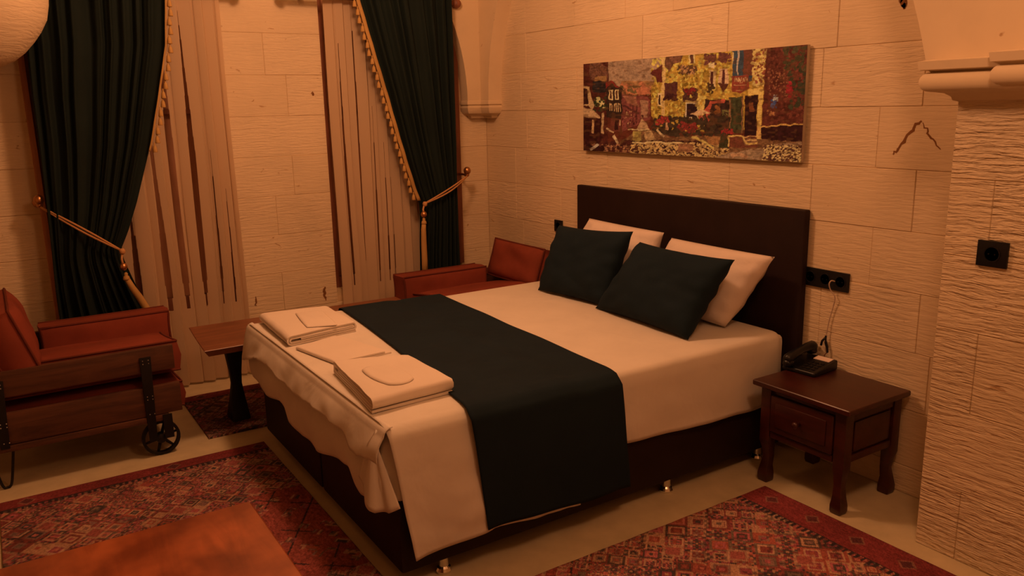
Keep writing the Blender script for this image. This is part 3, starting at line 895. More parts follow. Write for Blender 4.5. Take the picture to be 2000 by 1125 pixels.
pillow('cushion', [(-.34, -1.965, .905), (-.34, -2.56, .905), (-.545, -2.505, .578), (-.505, -1.83, .575)], .165, 'teal', 'dark teal cushion on the right, in front of the near white pillow', 'dark teal cushions', 4, .034)

# ================================================================== TOWELS
def towel(P, zt, h, layers, axis, label, seed):
    """P: corners 00,10,11,01 (x,y) on top; folded ribbon extruded along the other direction"""
    P = [Vector((p[0], p[1])) for p in P]
    pitch = h/layers; th = pitch*.80
    ctr = []
    # spiral of layers
    lo, hi = 0, layers-1; inL, inR = pitch*layers/2, pitch*layers/2
    def arc(cx, cz, r, a0, a1, n=8):
        for k in range(1, n): 
            a = a0+(a1-a0)*k/n; ctr.append((cx+r*math.cos(a), cz+r*math.sin(a)))
    # path in (s,z) with s in metres
    W = (P[1]-P[0]).length if axis == 0 else (P[3]-P[0]).length
    s0, s1 = 0, W
    zc = [pitch*(k+.5) for k in range(layers)]
    ctr.append((s1-.004, zc[0]))
    a, b_ = s0, s1; left = True; bot, top = 0, layers-1
    cur = 0
    while bot < top:
        if left:
            r = (zc[top]-zc[bot])/2; cx = a+r+.001
            ctr.append((cx, zc[bot])); 
            for k in range(1, 8):
                t = -PI/2-PI*k/8; ctr.append((cx+r*math.cos(t), (zc[bot]+zc[top])/2+r*math.sin(t)))
            ctr.append((cx, zc[top])); a = a+pitch; bot += 1
        else:
            r = (zc[top]-zc[bot])/2; cx = b_-r-.001
            ctr.append((cx, zc[top]))
            for k in range(1, 8):
                t = PI/2-PI*k/8; ctr.append((cx+r*math.cos(t), (zc[bot]+zc[top])/2+r*math.sin(t)))
            ctr.append((cx, zc[bot])); b_ = b_-pitch; top -= 1
        left = not left
    ctr.append((b_-.03 if left is False else a+.04, zc[bot]))
    # resample long spans
    pts = []
    for p, q in zip(ctr, ctr[1:]):
        d = math.hypot(q[0]-p[0], q[1]-p[1]); n = max(1, int(d/.025))
        for k in range(n): pts.append((p[0]+(q[0]-p[0])*k/n, p[1]+(q[1]-p[1])*k/n))
    pts.append(ctr[-1])
    prof = []
    L_, R_ = [], []
    for i, p in enumerate(pts):
        q = pts[min(i+1, len(pts)-1)]; o_ = pts[max(i-1, 0)]
        d = Vector((q[0]-o_[0], q[1]-o_[1])); d = d.normalized() if d.length > 0 else Vector((1, 0)); n_ = Vector((-d.y, d.x))
        L_.append((p[0]+n_.x*th/2, p[1]+n_.y*th/2)); R_.append((p[0]-n_.x*th/2, p[1]-n_.y*th/2))
    prof = L_+R_[::-1]; m = len(prof)
    V = []; F = []; NE = 14
    cen = (P[0]+P[1]+P[2]+P[3])/4
    for k in range(NE+1):
        e = k/NE
        for (s_, z) in prof:
            t = s_/W
            ex = e
            if k in (0, NE):                       # layers end slightly unevenly
                ex = e + (.012*nz(z*90, seed, 7+k))
            if axis == 0: p = (P[0].lerp(P[1], t)).lerp(P[3].lerp(P[2], t), ex)
            else: p = (P[0].lerp(P[3], t)).lerp(P[1].lerp(P[2], t), ex)
            zz = zt-h+z*(1+.05*nz(p.x*8, p.y*8, seed)) - .003*max(0, 1-min(ex, 1-ex)*20)*(z/h)
            V.append((p.x-cen.x+.003*nz(p.y*9, z*40, seed), p.y-cen.y+.003*nz(p.x*9, z*40, seed), zz-(zt-h)))
    for k in range(NE):
        for i in range(m):
            j = (i+1) % m; F.append((k*m+i, k*m+j, (k+1)*m+j, (k+1)*m+i))
    nl = len(pts)
    for k, rev in ((0, False), (NE, True)):
        for i in range(nl-1):
            q = (k*m+i, k*m+i+1, k*m+m-2-i, k*m+m-1-i); F.append(q if rev else q[::-1])
    me = mesh_py('folded_towel', V, F)
    bm = bmesh.new(); bm.from_mesh(me); bmesh.ops.recalc_face_normals(bm, faces=bm.faces); bm.to_mesh(me); bm.free()
    autosmooth(me, 50)
    o = link('folded_towel', me, 'towel'); o.location = (cen.x, cen.y, zt-h)
    return tag(o, label, 'towel', 'folded white towels at the foot of the bed')
ZB = .5845
towel([(-1.950, -1.128), (-1.635, -1.178), (-1.641, -1.548), (-1.970, -1.605)], ZB+.050, .050, 5, 0, 'thick folded white towel at the far foot corner, farthest of the three', 1)
towel([(-1.955, -1.665), (-1.735, -1.592), (-1.650, -1.950), (-1.895, -1.962)], ZB+.018, .018, 2, 0, 'thin folded white towel lying between the two thick folded towels', 2)
towel([(-1.935, -2.046), (-1.677, -2.141), (-1.675, -2.510), (-1.985, -2.530)], ZB+.055, .055, 5, 1, 'thick folded white towel nearest the camera, by the near foot corner', 3)
def packet(P, z, h, label, seed, rnd=.3):
    P = [Vector((p[0], p[1])) for p in P]; cen = sum(P, Vector((0, 0)))/4
    n = 20; V = []; F = []
    for side in (1, 0):
        k = len(V)
        for i in range(n+1):
            for j in range(n+1):
                u, v = i/n, j/n
                a, b_ = 2*u-1, 2*v-1
                # squircle mapping
                ma = a*math.sqrt(1-rnd*b_*b_/2); mb_ = b_*math.sqrt(1-rnd*a*a/2)
                p = P[0].lerp(P[1], (ma+1)/2).lerp(P[3].lerp(P[2], (ma+1)/2), (mb_+1)/2)
                e = min(1, (1-max(abs(a), abs(b_)))*7)
                V.append((p.x-cen.x, p.y-cen.y, side*(h*(.35+.65*math.sqrt(e))+.0015*nz(u*4+seed, v*4))))
        for i in range(n):
            for j in range(n):
                q = k+i*(n+1)+j; g = (q, q+n+1, q+n+2, q+1); F.append(g if side else g[::-1])
    top, bot = 0, (n+1)**2
    rim = [i*(n+1) for i in range(n+1)]+[n*(n+1)+j for j in range(1, n+1)]+[i*(n+1)+n for i in range(n-1, -1, -1)]+[j for j in range(n-1, 0, -1)]
    for a, b_ in zip(rim, rim[1:]+rim[:1]): F.append((top+a, top+b_, bot+b_, bot+a))
    me = mesh_py('toiletry_packet', V, F)
    bm = bmesh.new(); bm.from_mesh(me); bmesh.ops.recalc_face_normals(bm, faces=bm.faces); bm.to_mesh(me); bm.free()
    o = link('toiletry_packet', me, 'towel', None, True); o.location = (cen.x, cen.y, z)
    return tag(o, label, 'packet', 'flat packets on the towels')
packet([(-1.82, -1.25), (-1.70, -1.28), (-1.735, -1.58), (-1.862, -1.535)], ZB+.0515, .006, 'flat square white packet on the farthest folded towel', 1, .15)
packet([(-1.915, -2.215), (-1.79, -2.235), (-1.775, -2.46), (-1.90, -2.475)], ZB+.0565, .007, 'flat rounded white packet on the nearest folded towel', 2, .75)

# ================================================================== PICTURE
# corners of the canvas in the drawing's own units
HC = np.array([(145, 250), (1830, 112), (1785, 992), (145, 897)], float)
def homog(dst):
    src = [(0, 0), (1, 0), (1, 1), (0, 1)]; A_ = []; b_ = []
    for (u, v), (x, y) in zip(src, dst):
        A_.append([u, v, 1, 0, 0, 0, -u*x, -v*x]); b_.append(x); A_.append([0, 0, 0, u, v, 1, -u*y, -v*y]); b_.append(y)
    return np.append(np.linalg.solve(np.array(A_), np.array(b_)), 1).reshape(3, 3)
def picture():
    PW, PH, PD = 1.500, .480, .018
    nx, ny = 560, 190
    U, V = np.meshgrid(np.linspace(0, 1, nx+1), np.linspace(0, 1, ny+1), indexing='ij')
    H = homog(HC); Wd = H[2, 0]*U+H[2, 1]*V+1
    X = (H[0, 0]*U+H[0, 1]*V+H[0, 2])/Wd; Y = (H[1, 0]*U+H[1, 1]*V+H[1, 2])/Wd
    rs = np.random.RandomState(4)
    def vn(fx, fy, seed):                          # smooth value noise
        r = np.random.RandomState(seed).uniform(-1, 1, (256, 256))
        a, b_ = X*fx, Y*fy; i, j = np.floor(a).astype(int), np.floor(b_).astype(int); fa, fb = a-i, b_-j
        fa, fb = fa*fa*(3-2*fa), fb*fb*(3-2*fb)
        g = lambda p, q: r[p % 256, q % 256]
        return (g(i, j)*(1-fa)+g(i+1, j)*fa)*(1-fb)+(g(i, j+1)*(1-fa)+g(i+1, j+1)*fa)*fb
    wob = vn(.03, .03, 1)*7; wob2 = vn(.03, .03, 2)*7
    Xw, Yw = X+wob, Y+wob2
    img = np.zeros(X.shape+(3,)); S = lambda r, g, b_: np.array(seen(r*.97, g*(.83 if (g > .6*r and b_ < .3*r) else .93), b_*(.9 if b_ < .3*r else .74), .92))
    img[:] = S(96, 34, 16)
    def poly(pts, c, soft=None, tex=0, tseed=5, f=(.05, .05)):
        nonlocal img
        inside = np.zeros(X.shape, bool); n = len(pts)
        for k in range(n):
            (xa, ya), (xb, yb) = pts[k], pts[(k+1) % n]
            if ya == yb: continue
            cond = ((ya > Yw) != (yb > Yw)) & (Xw < (xb-xa)*(Yw-ya)/(yb-ya)+xa)
            inside ^= cond
        c_ = S(*c)
        col = np.broadcast_to(c_, img.shape).copy()
        if tex: col = col*np.clip(1+tex*vn(f[0], f[1], tseed), .15, 2)[..., None]
        img = np.where(inside[..., None], col, img)
    def rect(x0, y0, x1, y1, c, **k): poly([(x0, y0), (x1, y0), (x1, y1), (x0, y1)], c, **k)
    def line(pts, wd, c):
        for (xa, ya), (xb, yb) in zip(pts, pts[1:]):
            d = math.hypot(xb-xa, yb-ya) or 1; nx_, ny_ = -(yb-ya)/d*wd/2, (xb-xa)/d*wd/2
            poly([(xa+nx_, ya+ny_), (xb+nx_, yb+ny_), (xb-nx_, yb-ny_), (xa-nx_, ya-ny_)], c)
    def spots(x0, y0, x1, y1, n, c, r, seed, asp=1.0, jit=.25):
        nonlocal img
        q = np.random.RandomState(seed); n = int(n*2.2); r = r*.66
        for _ in range(n):
            cx, cy = q.uniform(x0, x1), q.uniform(y0, y1); rr = r*q.uniform(.5, 1.3)
            m = ((Xw-cx)/(rr*asp))**2+((Yw-cy)/rr)**2 < 1
            img[m] = S(*c)*q.uniform(1-jit, 1+jit)
    # sky, far town
    rect(300, 130, 760, 420, (158, 100, 76), tex=.10, f=(.01, .02))
    rect(430, 380, 700, 480, (150, 84, 50), tex=.35, f=(.03, .06))
    spots(430, 395, 690, 480, 26, (172, 84, 54), 16, 1, 1.6); spots(430, 420, 690, 500, 22, (104, 66, 38), 12, 2, 1.5)
    poly([(540, 450), (590, 410), (640, 430), (650, 480), (560, 490)], (176, 84, 56))
    # middle street houses
    poly([(430, 480), (560, 490), (640, 500), (650, 660), (440, 760)], (122, 50, 34), tex=.3)
    poly([(440, 490), (540, 490), (560, 570), (470, 545)], (150, 76, 56))
    rect(575, 525, 630, 650, (160, 92, 68))
    line([(440, 560), (560, 620)], 14, (80, 30, 20)); line([(520, 560), (515, 680)], 8, (86, 30, 20)); line([(545, 560), (545, 670)], 7, (70, 24, 16))
    spots(440, 600, 600, 720, 14, (84, 28, 18), 12, 30, .6); spots(450, 600, 560, 700, 6, (190, 120, 84), 8, 31, .8)
    # left houses
    rect(140, 230, 330, 900, (78, 26, 14), tex=.4)
    poly([(190, 250), (270, 240), (330, 280), (320, 380), (200, 370)], (104, 52, 30), tex=.5, f=(.12, .12))
    rect(235, 340, 315, 378, (150, 96, 40)); rect(215, 378, 315, 460, (44, 26, 22), tex=.5, f=(.02, .12))
    poly([(315, 400), (355, 372), (440, 440), (435, 660), (315, 650)], (52, 26, 14), tex=.2)
    poly([(315, 380), (355, 372), (420, 430), (380, 420), (350, 398), (315, 430)], (122, 30, 18))
    for (a, c_) in ((352, 480), (397, 480)):
        rect(a-16, c_-38, a+14, c_+38, (206, 144, 100)); rect(a-8, c_-28, a+5, c_+28, (84, 38, 20))
    for a in (346, 382, 412):
        rect(a-10, 545, a+12, 608, (190, 124, 84)); rect(a-3, 556, a+6, 608, (60, 22, 12))
    spots(238, 510, 300, 570, 10, (202, 150, 96), 17, 6); spots(220, 480, 320, 640, 14, (50, 40, 20), 14, 7)
    poly([(145, 415), (190, 420), (225, 560), (215, 600), (185, 560), (145, 555)], (180, 116, 78))
    poly([(145, 430), (178, 440), (185, 550), (145, 550)], (50, 16, 10))
    poly([(145, 570), (230, 600), (275, 655), (210, 665), (145, 640)], (186, 118, 84)); rect(145, 655, 280, 850, (56, 16, 10), tex=.4)
    line([(218, 670), (216, 770)], 15, (196, 122, 80)); line([(290, 620), (285, 770)], 18, (186, 120, 84))
    rect(350, 660, 430, 760, (110, 44, 26)); rect(384, 665, 412, 750, (50, 16, 10)); line([(425, 665), (423, 715)], 8, (190, 124, 90))
    # yellow houses
    poly([(655, 420), (740, 330), (760, 130), (1530, 60), (1530, 700), (1250, 780), (700, 740), (655, 640)], (176, 122, 34), tex=.28, f=(.04, .04))
    spots(660, 150, 1260, 660, 150, (196, 140, 62), 20, 8, .8, .2); spots(660, 300, 1100, 680, 90, (140, 96, 22), 15, 9, .8, .3)
    poly([(735, 190), (762, 190), (760, 640), (735, 640)], (206, 136, 82)); poly([(760, 190), (905, 170), (880, 230), (820, 250), (790, 310), (760, 260)], (110, 56, 32), tex=.5, f=(.08, .08))
    poly([(650, 320), (735, 250), (740, 390), (700, 390), (690, 350)], (92, 30, 18))
    spots(860, 260, 990, 330, 34, (92, 50, 30), 15, 10); spots(880, 260, 980, 330, 16, (170, 100, 64), 10, 11)
    rect(938, 180, 985, 245, (206, 146, 96)); rect(948, 188, 972, 245, (92, 44, 30))
    rect(755, 390, 850, 500, (84, 34, 24), tex=.2, f=(.1, .01)); spots(755, 480, 850, 520, 22, (60, 20, 14), 13, 12)
    rect(705, 470, 735, 565, (216, 150, 100)); rect(712, 485, 727, 555, (56, 22, 14))
    spots(905, 440, 1000, 530, 40, (74, 34, 20), 18, 13); spots(905, 440, 990, 480, 10, (120, 26, 20), 15, 14)
    for (a, t0, t1) in ((1090, 185, 260), (1200, 170, 240)): spots(a-30, t0, a+50, t1, 30, (104, 46, 30), 15, a)
    rect(1085, 245, 1130, 285, (214, 160, 106)); rect(1095, 300, 1145, 420, (206, 138, 96)); rect(1103, 310, 1125, 420, (76, 26, 18))
    rect(1165, 290, 1235, 400, (204, 130, 96)); rect(1190, 296, 1210, 400, (80, 30, 22)); poly([(1160, 400), (1235, 395), (1200, 470)], (84, 34, 18))
    spots(1080, 400, 1130, 470, 16, (72, 40, 22), 13, 15)
    poly([(1260, 100), (1420, 80), (1420, 380), (1270, 400)], (58, 54, 60), tex=.2); poly([(1345, 90), (1440, 80), (1420, 340), (1350, 330)], (112, 48, 26))
    line([(1315, 130), (1305, 335)], 10, (182, 128, 110)); line([(1270, 165), (1262, 260)], 10, (208, 140, 90))
    spots(1420, 130, 1530, 420, 60, (212, 146, 84), 17, 16, 1.2, .15); spots(1430, 130, 1530, 400, 26, (140, 58, 30), 12, 17)
    # hanging sign
    poly([(1255, 345), (1390, 335), (1395, 440), (1330, 478), (1262, 460)], (136, 48, 26))
    for k in range(7):
        a = 1282+k*15
        line([(a, 385), (a+3, 358)], 4, (206, 138, 96))
        if k in (0, 3, 5): line([(a+2, 358), (a+11, 357)], 4, (206, 138, 96))
        if k in (1, 2, 4, 6): line([(a+3, 360), (a+10, 384)], 4, (206, 138, 96))
        if k in (0, 1, 3): line([(a+1, 372), (a+9, 371)], 3, (206, 138, 96))
    line([(1318, 392), (1342, 390)], 4, (186, 110, 76))
    line([(1272, 412), (1370, 408)], 6, (186, 110, 76)); line([(1290, 457), (1345, 453)], 6, (196, 120, 84))
    # shops and door
    rect(915, 540, 1010, 660, (196, 140, 112)); rect(925, 552, 1005, 650, (46, 18, 18))
    line([(910, 528), (1020, 540)], 14, (160, 104, 60)); spots(1000, 500, 1060, 600, 14, (196, 136, 70), 15, 40)
    rect(1060, 520, 1260, 780, (52, 24, 14), tex=.5, f=(.05, .04)); poly([(1060, 600), (1100, 530), (1215, 520), (1205, 550), (1110, 550), (1090, 700)], (174, 62, 36))
    spots(1140, 575, 1175, 620, 5, (130, 62, 24), 17, 18); spots(1190, 600, 1250, 650, 10, (104, 76, 40), 11, 19)
    poly([(945, 630), (1035, 592), (1115, 622), (1040, 636)], (208, 134, 96)); rect(1015, 640, 1060, 690, (166, 56, 36)); line([(1032, 600), (1040, 740)], 6, (190, 110, 76))
    rect(1245, 500, 1350, 770, (64, 48, 26), tex=.5, f=(.06, .03)); line([(1250, 510), (1250, 740)], 9, (140, 76, 48)); line([(1345, 510), (1340, 770)], 9, (140, 76, 48))
    poly([(1385, 450), (1500, 430), (1480, 850), (1450, 850), (1462, 485), (1385, 490)], (222, 146, 76)); poly([(1365, 495), (1460, 488), (1445, 790), (1355, 790)], (44, 14, 10))
    rect(1395, 545, 1430, 612, (122, 52, 22))
    # right hand dark foliage wall and blue flowers
    poly([(1530, 100), (1850, 80), (1800, 720), (1490, 710), (1505, 420)], (88, 30, 16), tex=.45, f=(.05, .05))
    spots(1540, 150, 1820, 700, 120, (104, 40, 22), 17, 20); spots(1540, 300, 1700, 500, 40, (136, 66, 44), 9, 21); spots(1650, 130, 1820, 300, 40, (72, 50, 28), 17, 22)
    spots(1690, 300, 1820, 580, 26, (58, 44, 26), 22, 23); spots(1680, 360, 1705, 500, 6, (150, 30, 26), 20, 24)
    spots(1562, 490, 1600, 590, 12, (70, 66, 100), 13, 25); spots(1570, 480, 1610, 530, 7, (170, 130, 120), 9, 26); spots(1530, 590, 1590, 640, 6, (160, 84, 40), 11, 27)
    poly([(1480, 735), (1800, 705), (1795, 840), (1485, 870)], (50, 14, 10), tex=.3); line([(1470, 728), (1655, 712), (1800, 706)], 10, (204, 126, 66)); line([(1470, 720), (1472, 860)], 32, (208, 130, 72))
    # flowers and planters, stair
    spots(660, 650, 1250, 790, 150, (62, 36, 18), 20, 28); spots(700, 650, 790, 700, 16, (150, 40, 26), 14, 29); spots(860, 690, 1000, 760, 24, (128, 36, 24), 14, 33); spots(1180, 740, 1270, 775, 12, (150, 36, 26), 12, 34)
    rect(770, 690, 785, 750, (196, 116, 80))
    # street
    poly([(575, 740), (592, 650), (640, 745), (800, 800), (1000, 790), (1240, 800), (1790, 840), (1790, 1010), (140, 1010), (145, 870), (400, 840)], (120, 66, 40), tex=.5, f=(.06, .1))
    poly([(545, 745), (592, 650), (645, 745)], (176, 110, 76)); poly([(520, 755), (580, 750), (580, 830), (510, 830)], (164, 112, 56)); poly([(600, 755), (650, 750), (700, 820), (620, 830)], (176, 112, 74))
    spots(145, 830, 560, 960, 90, (74, 26, 16), 16, 35, 1.2); spots(160, 850, 560, 960, 46, (160, 88, 60), 9, 36, 1.4)
    spots(500, 830, 1240, 960, 320, (66, 26, 16), 12, 37, 1.3); spots(500, 840, 1240, 975, 330, (196, 128, 78), 9, 38, 1.4, .2)
    poly([(860, 850), (980, 850), (970, 910), (860, 910)], (150, 92, 44), tex=.3); poly([(1060, 790), (1170, 800), (1170, 860), (1100, 850)], (158, 96, 40), tex=.3)
    line([(480, 745), (640, 740)], 9, (196, 134, 92)); line([(510, 838), (900, 845)], 11, (206, 146, 100)); line([(700, 745), (755, 800)], 15, (200, 136, 98)); line([(320, 735), (370, 765)], 12, (190, 124, 92))
    line([(372, 785), (405, 845)], 16, (210, 144, 108)); line([(960, 795), (1060, 840), (1130, 880)], 17, (196, 136, 72))
    poly([(1180, 800), (1240, 790), (1240, 880), (1170, 880)], (62, 44, 22)); poly([(1235, 790), (1320, 790), (1370, 860), (1460, 855), (1460, 880), (1240, 880)], (110, 46, 24))
    line([(1245, 870), (1240, 795), (1300, 790), (1345, 800), (1385, 850), (1455, 850)], 13, (208, 136, 74)); line([(1350, 800), (1450, 800)], 8, (200, 128, 80)); line([(1365, 825), (1450, 825)], 8, (200, 128, 80))
    poly([(1130, 945), (1500, 880), (1620, 850), (1790, 840), (1790, 900), (1500, 970), (1250, 975)], (156, 100, 74), tex=.2, f=(.02, .1)); line([(1260, 945), (1330, 925), (1380, 960)], 24, (198, 120, 86))
    spots(1500, 860, 1790, 990, 100, (84, 38, 22), 15, 41, 1.2); spots(1500, 860, 1790, 995, 110, (206, 140, 90), 9, 42, 1.3); spots(145, 860, 300, 900, 14, (50, 16, 10), 20, 43); line([(200, 895), (255, 850)], 18, (180, 130, 110))
    # brush strokes
    img = img*np.clip(1+.26*vn(.22, .22, 50)+.20*vn(.06, .30, 51)+.18*vn(.05, .05, 52), .3, 1.7)[..., None]
    mud = np.clip(vn(.035, .06, 53)*1.6-.45, 0, .55)[..., None]; img = img*(1-mud)+S(96, 46, 20)*mud
    img = np.clip(img, .003, .85)
    me = bpy.data.meshes.new('printed_canvas')
    # local frame: origin top-left, x = depth, y = -U*PW, z=-V*PH
    Vt = np.stack([np.full(U.shape, -PD), -U*PW, -V*PH], -1).reshape(-1, 3)
    Vt[:, 0] -= .0006*np.clip(img.reshape(-1, 3).mean(1)*3, 0, 1)
    idx = np.arange((nx+1)*(ny+1)).reshape(nx+1, ny+1)
    F = np.stack([idx[:-1, :-1], idx[:-1, 1:], idx[1:, 1:], idx[1:, :-1]], -1).reshape(-1, 4)[:, ::-1]
    me.vertices.add(len(Vt)); me.vertices.foreach_set('co', Vt.ravel().astype(np.float32))
    me.loops.add(len(F)*4); me.loops.foreach_set('vertex_index', F.ravel().astype(np.int32))
    me.polygons.add(len(F)); me.polygons.foreach_set('loop_start', np.arange(0, len(F)*4, 4, dtype=np.int32))
    me.update(calc_edges=True)
    a = me.color_attributes.new('print', 'FLOAT_COLOR', 'POINT')
    cc = np.concatenate([img.reshape(-1, 3), np.ones((len(Vt), 1))], 1); a.data.foreach_set('color', cc.ravel().astype(np.float32))
    root = empty('picture', (-.010, -1.121, 1.778), 'wide unframed canvas of a cobbled village street, above the headboard', 'picture')
    link('printed_canvas', me, 'print', root)
    MB().box((-PD+.0008, 0, 0), (0, -PW, -PH)).build('canvas_stretcher', 'canvas_edge', root, bevel=.001)
picture()

# ================================================================== NIGHTSTAND
ns = empty('nightstand', (-.21, -2.965, 0), 'dark mahogany nightstand with one drawer and curved legs, right of the bed', 'nightstand')
nx0, nx1, ny0, ny1 = -.406, -.018, -2.737, -3.19
def N(mb): mb.v = [(p[0]+.21, p[1]+2.965, p[2]) for p in mb.v]; return mb
N(MB().box((nx0, ny1, .418), (nx1, ny0, .441))).build('tabletop', 'mahogany', ns, bevel=.007, seg=3)
cx0, cx1, cy0, cy1 = nx0+.028, nx1-.012, ny0-.03, ny1+.03
N(MB().box((cx0+.012, cy1+.012, .205), (cx1, cy0-.012, .418))).build('cabinet_body', 'mahogany', ns, bevel=.003)
def leg(cx, cy, sx, sy):
    """square cabriole leg; sx, sy = outward direction"""
    prof = [(.0, .0, .021), (.012, .001, .024), (.035, .001, .024), (.07, .000, .019), (.11, -.004, .0165), (.15, -.002, .019), (.18, .001, .023), (.205, .0, .024), (.418, .0, .024)]
    v = []; f = []
    for z, o_, r in prof:
        ax, ay = cx+sx*o_*1.2, cy+sy*o_*1.2
        v += [(ax-r, ay-r, z), (ax+r, ay-r, z), (ax+r, ay+r, z), (ax-r, ay+r, z)]
    for i in range(len(prof)-1):
        for j in range(4): f.append((i*4+j, i*4+(j+1) % 4, (i+1)*4+(j+1) % 4, (i+1)*4+j))
    f.append((3, 2, 1, 0)); k = (len(prof)-1)*4; f.append((k, k+1, k+2, k+3))
    N(MB().add(v, f)).build('leg', 'mahogany', ns, bevel=.004, auto=30)
for cx, sx in ((cx0+.022, -1), (cx1-.022, 1)):
    for cy, sy in ((cy0-.022, 1), (cy1+.022, -1)): leg(cx, cy, sx, sy)
dr = N(MB().box((cx0-.008, cy1+.05, .235), (cx0+.02, cy0-.05, .392))).build('drawer', 'mahogany', ns, bevel=.007, seg=3)
N(MB().box((cx0-.013, cy1+.078, .262), (cx0-.006, cy0-.078, .366))).build('raised_panel', 'mahogany', dr, bevel=.004)
N(MB().lathe((cx0-.013, (cy0+cy1)/2, .314), [(.008, 0), (.006, -.010), (.013, -.020), (.014, -.027), (.008, -.033)], 16, 'x')).build('knob', 'mahogany', dr, smooth=True)
N(MB().box((cx0, cy1+.05, .205), (cx0+.012, cy0-.05, .232))).build('apron', 'mahogany', ns, bevel=.003)
for y, s_ in ((cy1, -1), (cy0, 1)):
    N(MB().box((cx0+.05, y-s_*.012, .21), (cx1-.05, y-s_*.002, .238))).build('rail', 'mahogany', ns, bevel=.002)
    N(MB().box((cx0+.05, y-s_*.012, .378), (cx1-.05, y-s_*.002, .416))).build('rail', 'mahogany', ns, bevel=.002)
    N(MB().box((cx0+.062, y-s_*.014, .248), (cx1-.062, y-s_*.003, .368))).build('side_panel', 'mahogany', ns, bevel=.005, seg=2)

# ================================================================== TELEPHONE
ph = empty('telephone', (-.115, -2.80, .441), 'black corded desk telephone with white paper label on the nightstand', 'telephone', rz=math.radians(4))
# local: +y towards the bed, +x towards the wall
v = [(-.085, -.07, 0), (.085, -.07, 0), (.085, .085, 0), (-.085, .085, 0), (-.085, -.07, .018), (.085, -.07, .042), (.085, .085, .042), (-.085, .085, .018)]
MB().add(v, [(3, 2, 1, 0), (4, 5, 6, 7), (0, 1, 5, 4), (1, 2, 6, 5), (2, 3, 7, 6), (3, 0, 4, 7)]).build('body', 'black', ph, bevel=.008, seg=3)
sl = math.atan2(.024, .17)
def on(x, y, h): return (x, y, .018+(x+.085)*.024/.17+h)
pts = [on(-.10, .056, .028), on(-.085, .056, .034), on(-.05, .056, .040), on(0, .056, .042), on(.05, .056, .040), on(.085, .056, .034), on(.10, .056, .028)]
hs = MB().tube(pts, [.018, .023, .020, .017, .020, .023, .018], 12).build('handset', 'black', ph, smooth=True)
for x in (-.083, .083): MB().lathe(on(x, .056, .004), [(.020, 0), (.024, .008), (.022, .026)], 16).build('earpiece', 'black', hs, smooth=True)
o = MB().box((-.018, -.055, -.001), (.018, .018, .0012)).build('paper_label', 'paper', ph); o.location = on(.058, 0, .0015); o.rotation_euler = (0, -sl, 0)
tag(o, 'white paper label')
for i in range(4):
    for j in range(3):
        o = MB().box((-.006, -.007, 0), (.006, .007, .003)).build('key', 'iron', ph, bevel=.001); o.location = on(-.055+i*.022, -.045+j*.024, .0005); o.rotation_euler = (0, -sl, 0)
# phone wire hanging from the socket plate
wr = empty('telephone_wire', (-.02, -2.81, .60), 'thin pale telephone wire hanging from the triple wall socket', 'wire')
def Wv(mb): mb.v = [(p[0]+.02, p[1]+2.81, p[2]-.60) for p in mb.v]; return mb
def spline(P, n=8):
    P = [Vector(p) for p in P]; out = []
    for i in range(len(P)-1):
        p0, p1, p2, p3 = P[max(i-1, 0)], P[i], P[i+1], P[min(i+2, len(P)-1)]
        for k in range(n):
            t = k/n; out.append(.5*((2*p1)+(-p0+p2)*t+(2*p0-5*p1+4*p2-p3)*t*t+(-p0+3*p1-3*p2+p3)*t**3))
    out.append(P[-1]); return out
Wv(MB().tube(spline([(-.016, -2.815, .812), (-.03, -2.808, .816), (-.034, -2.802, .80), (-.026, -2.805, .775), (-.018, -2.822, .745), (-.012, -2.812, .70), (-.012, -2.798, .64), (-.014, -2.792, .59), (-.016, -2.790, .565)]), .0026, 8)).build('cord', 'wire', wr, smooth=True)
Wv(MB().tube(spline([(-.016, -2.790, .572), (-.017, -2.792, .545), (-.016, -2.800, .52), (-.016, -2.803, .498)]), [.004]*8+[.006]*8+[.005]*8+[.003], 8)).build('connector', 'black', wr, smooth=True)
Wv(MB().tube([(-.018, -2.790, .563), (-.020, -2.776, .545), (-.020, -2.772, .525)], .005, 8)).build('connector', 'black', wr, smooth=True)
Wv(MB().tube(spline([(-.016, -2.803, .50), (-.020, -2.792, .485), (-.024, -2.80, .472), (-.035, -2.812, .466)]), .0016, 6)).build('cord', 'piping', wr, smooth=True)

# ================================================================== SOCKETS
def plate(name, x, y0, y1, z0, z1, label, parts, cat):
    cy, cz = (y0+y1)/2, (z0+z1)/2
    root = empty(name, (x, cy, cz), label, cat)
    hw, hh = abs(y1-y0)/2, abs(z1-z0)/2
    MB().box((-.010, -hw, -hh), (0, hw, hh)).build('cover_plate', 'black', root, bevel=.002)
    for p in parts:
        yy = p*hw*2
        MB().lathe((-.010, yy, 0), [(.026, .0), (.026, -.002), (.022, -.002), (.021, .001), (.003, .001)], 24, 'x').build('socket', 'black', root, auto=30)
        for d in (-.0095, .0095):
            MB().lathe((-.010, yy+d, 0), [(.0024, 0), (.0024, -.0022)], 8, 'x').build('pin_contact', 'iron', root)
plate('wall_socket', -.0, -2.650, -2.875, .772, .852, 'black triple wall socket plate on the stone beside the headboard', (.33, 0, -.33), 'wall socket')
plate('wall_socket', -.0, -.80, -.880, .79, .862, 'black single socket partly behind the left cushion, left of the headboard', (0,), 'wall socket')
plate('wall_socket', PX, -3.537, -3.631, 1.031, 1.113, 'black square single socket on the pier at the far right', (0,), 'wall socket')

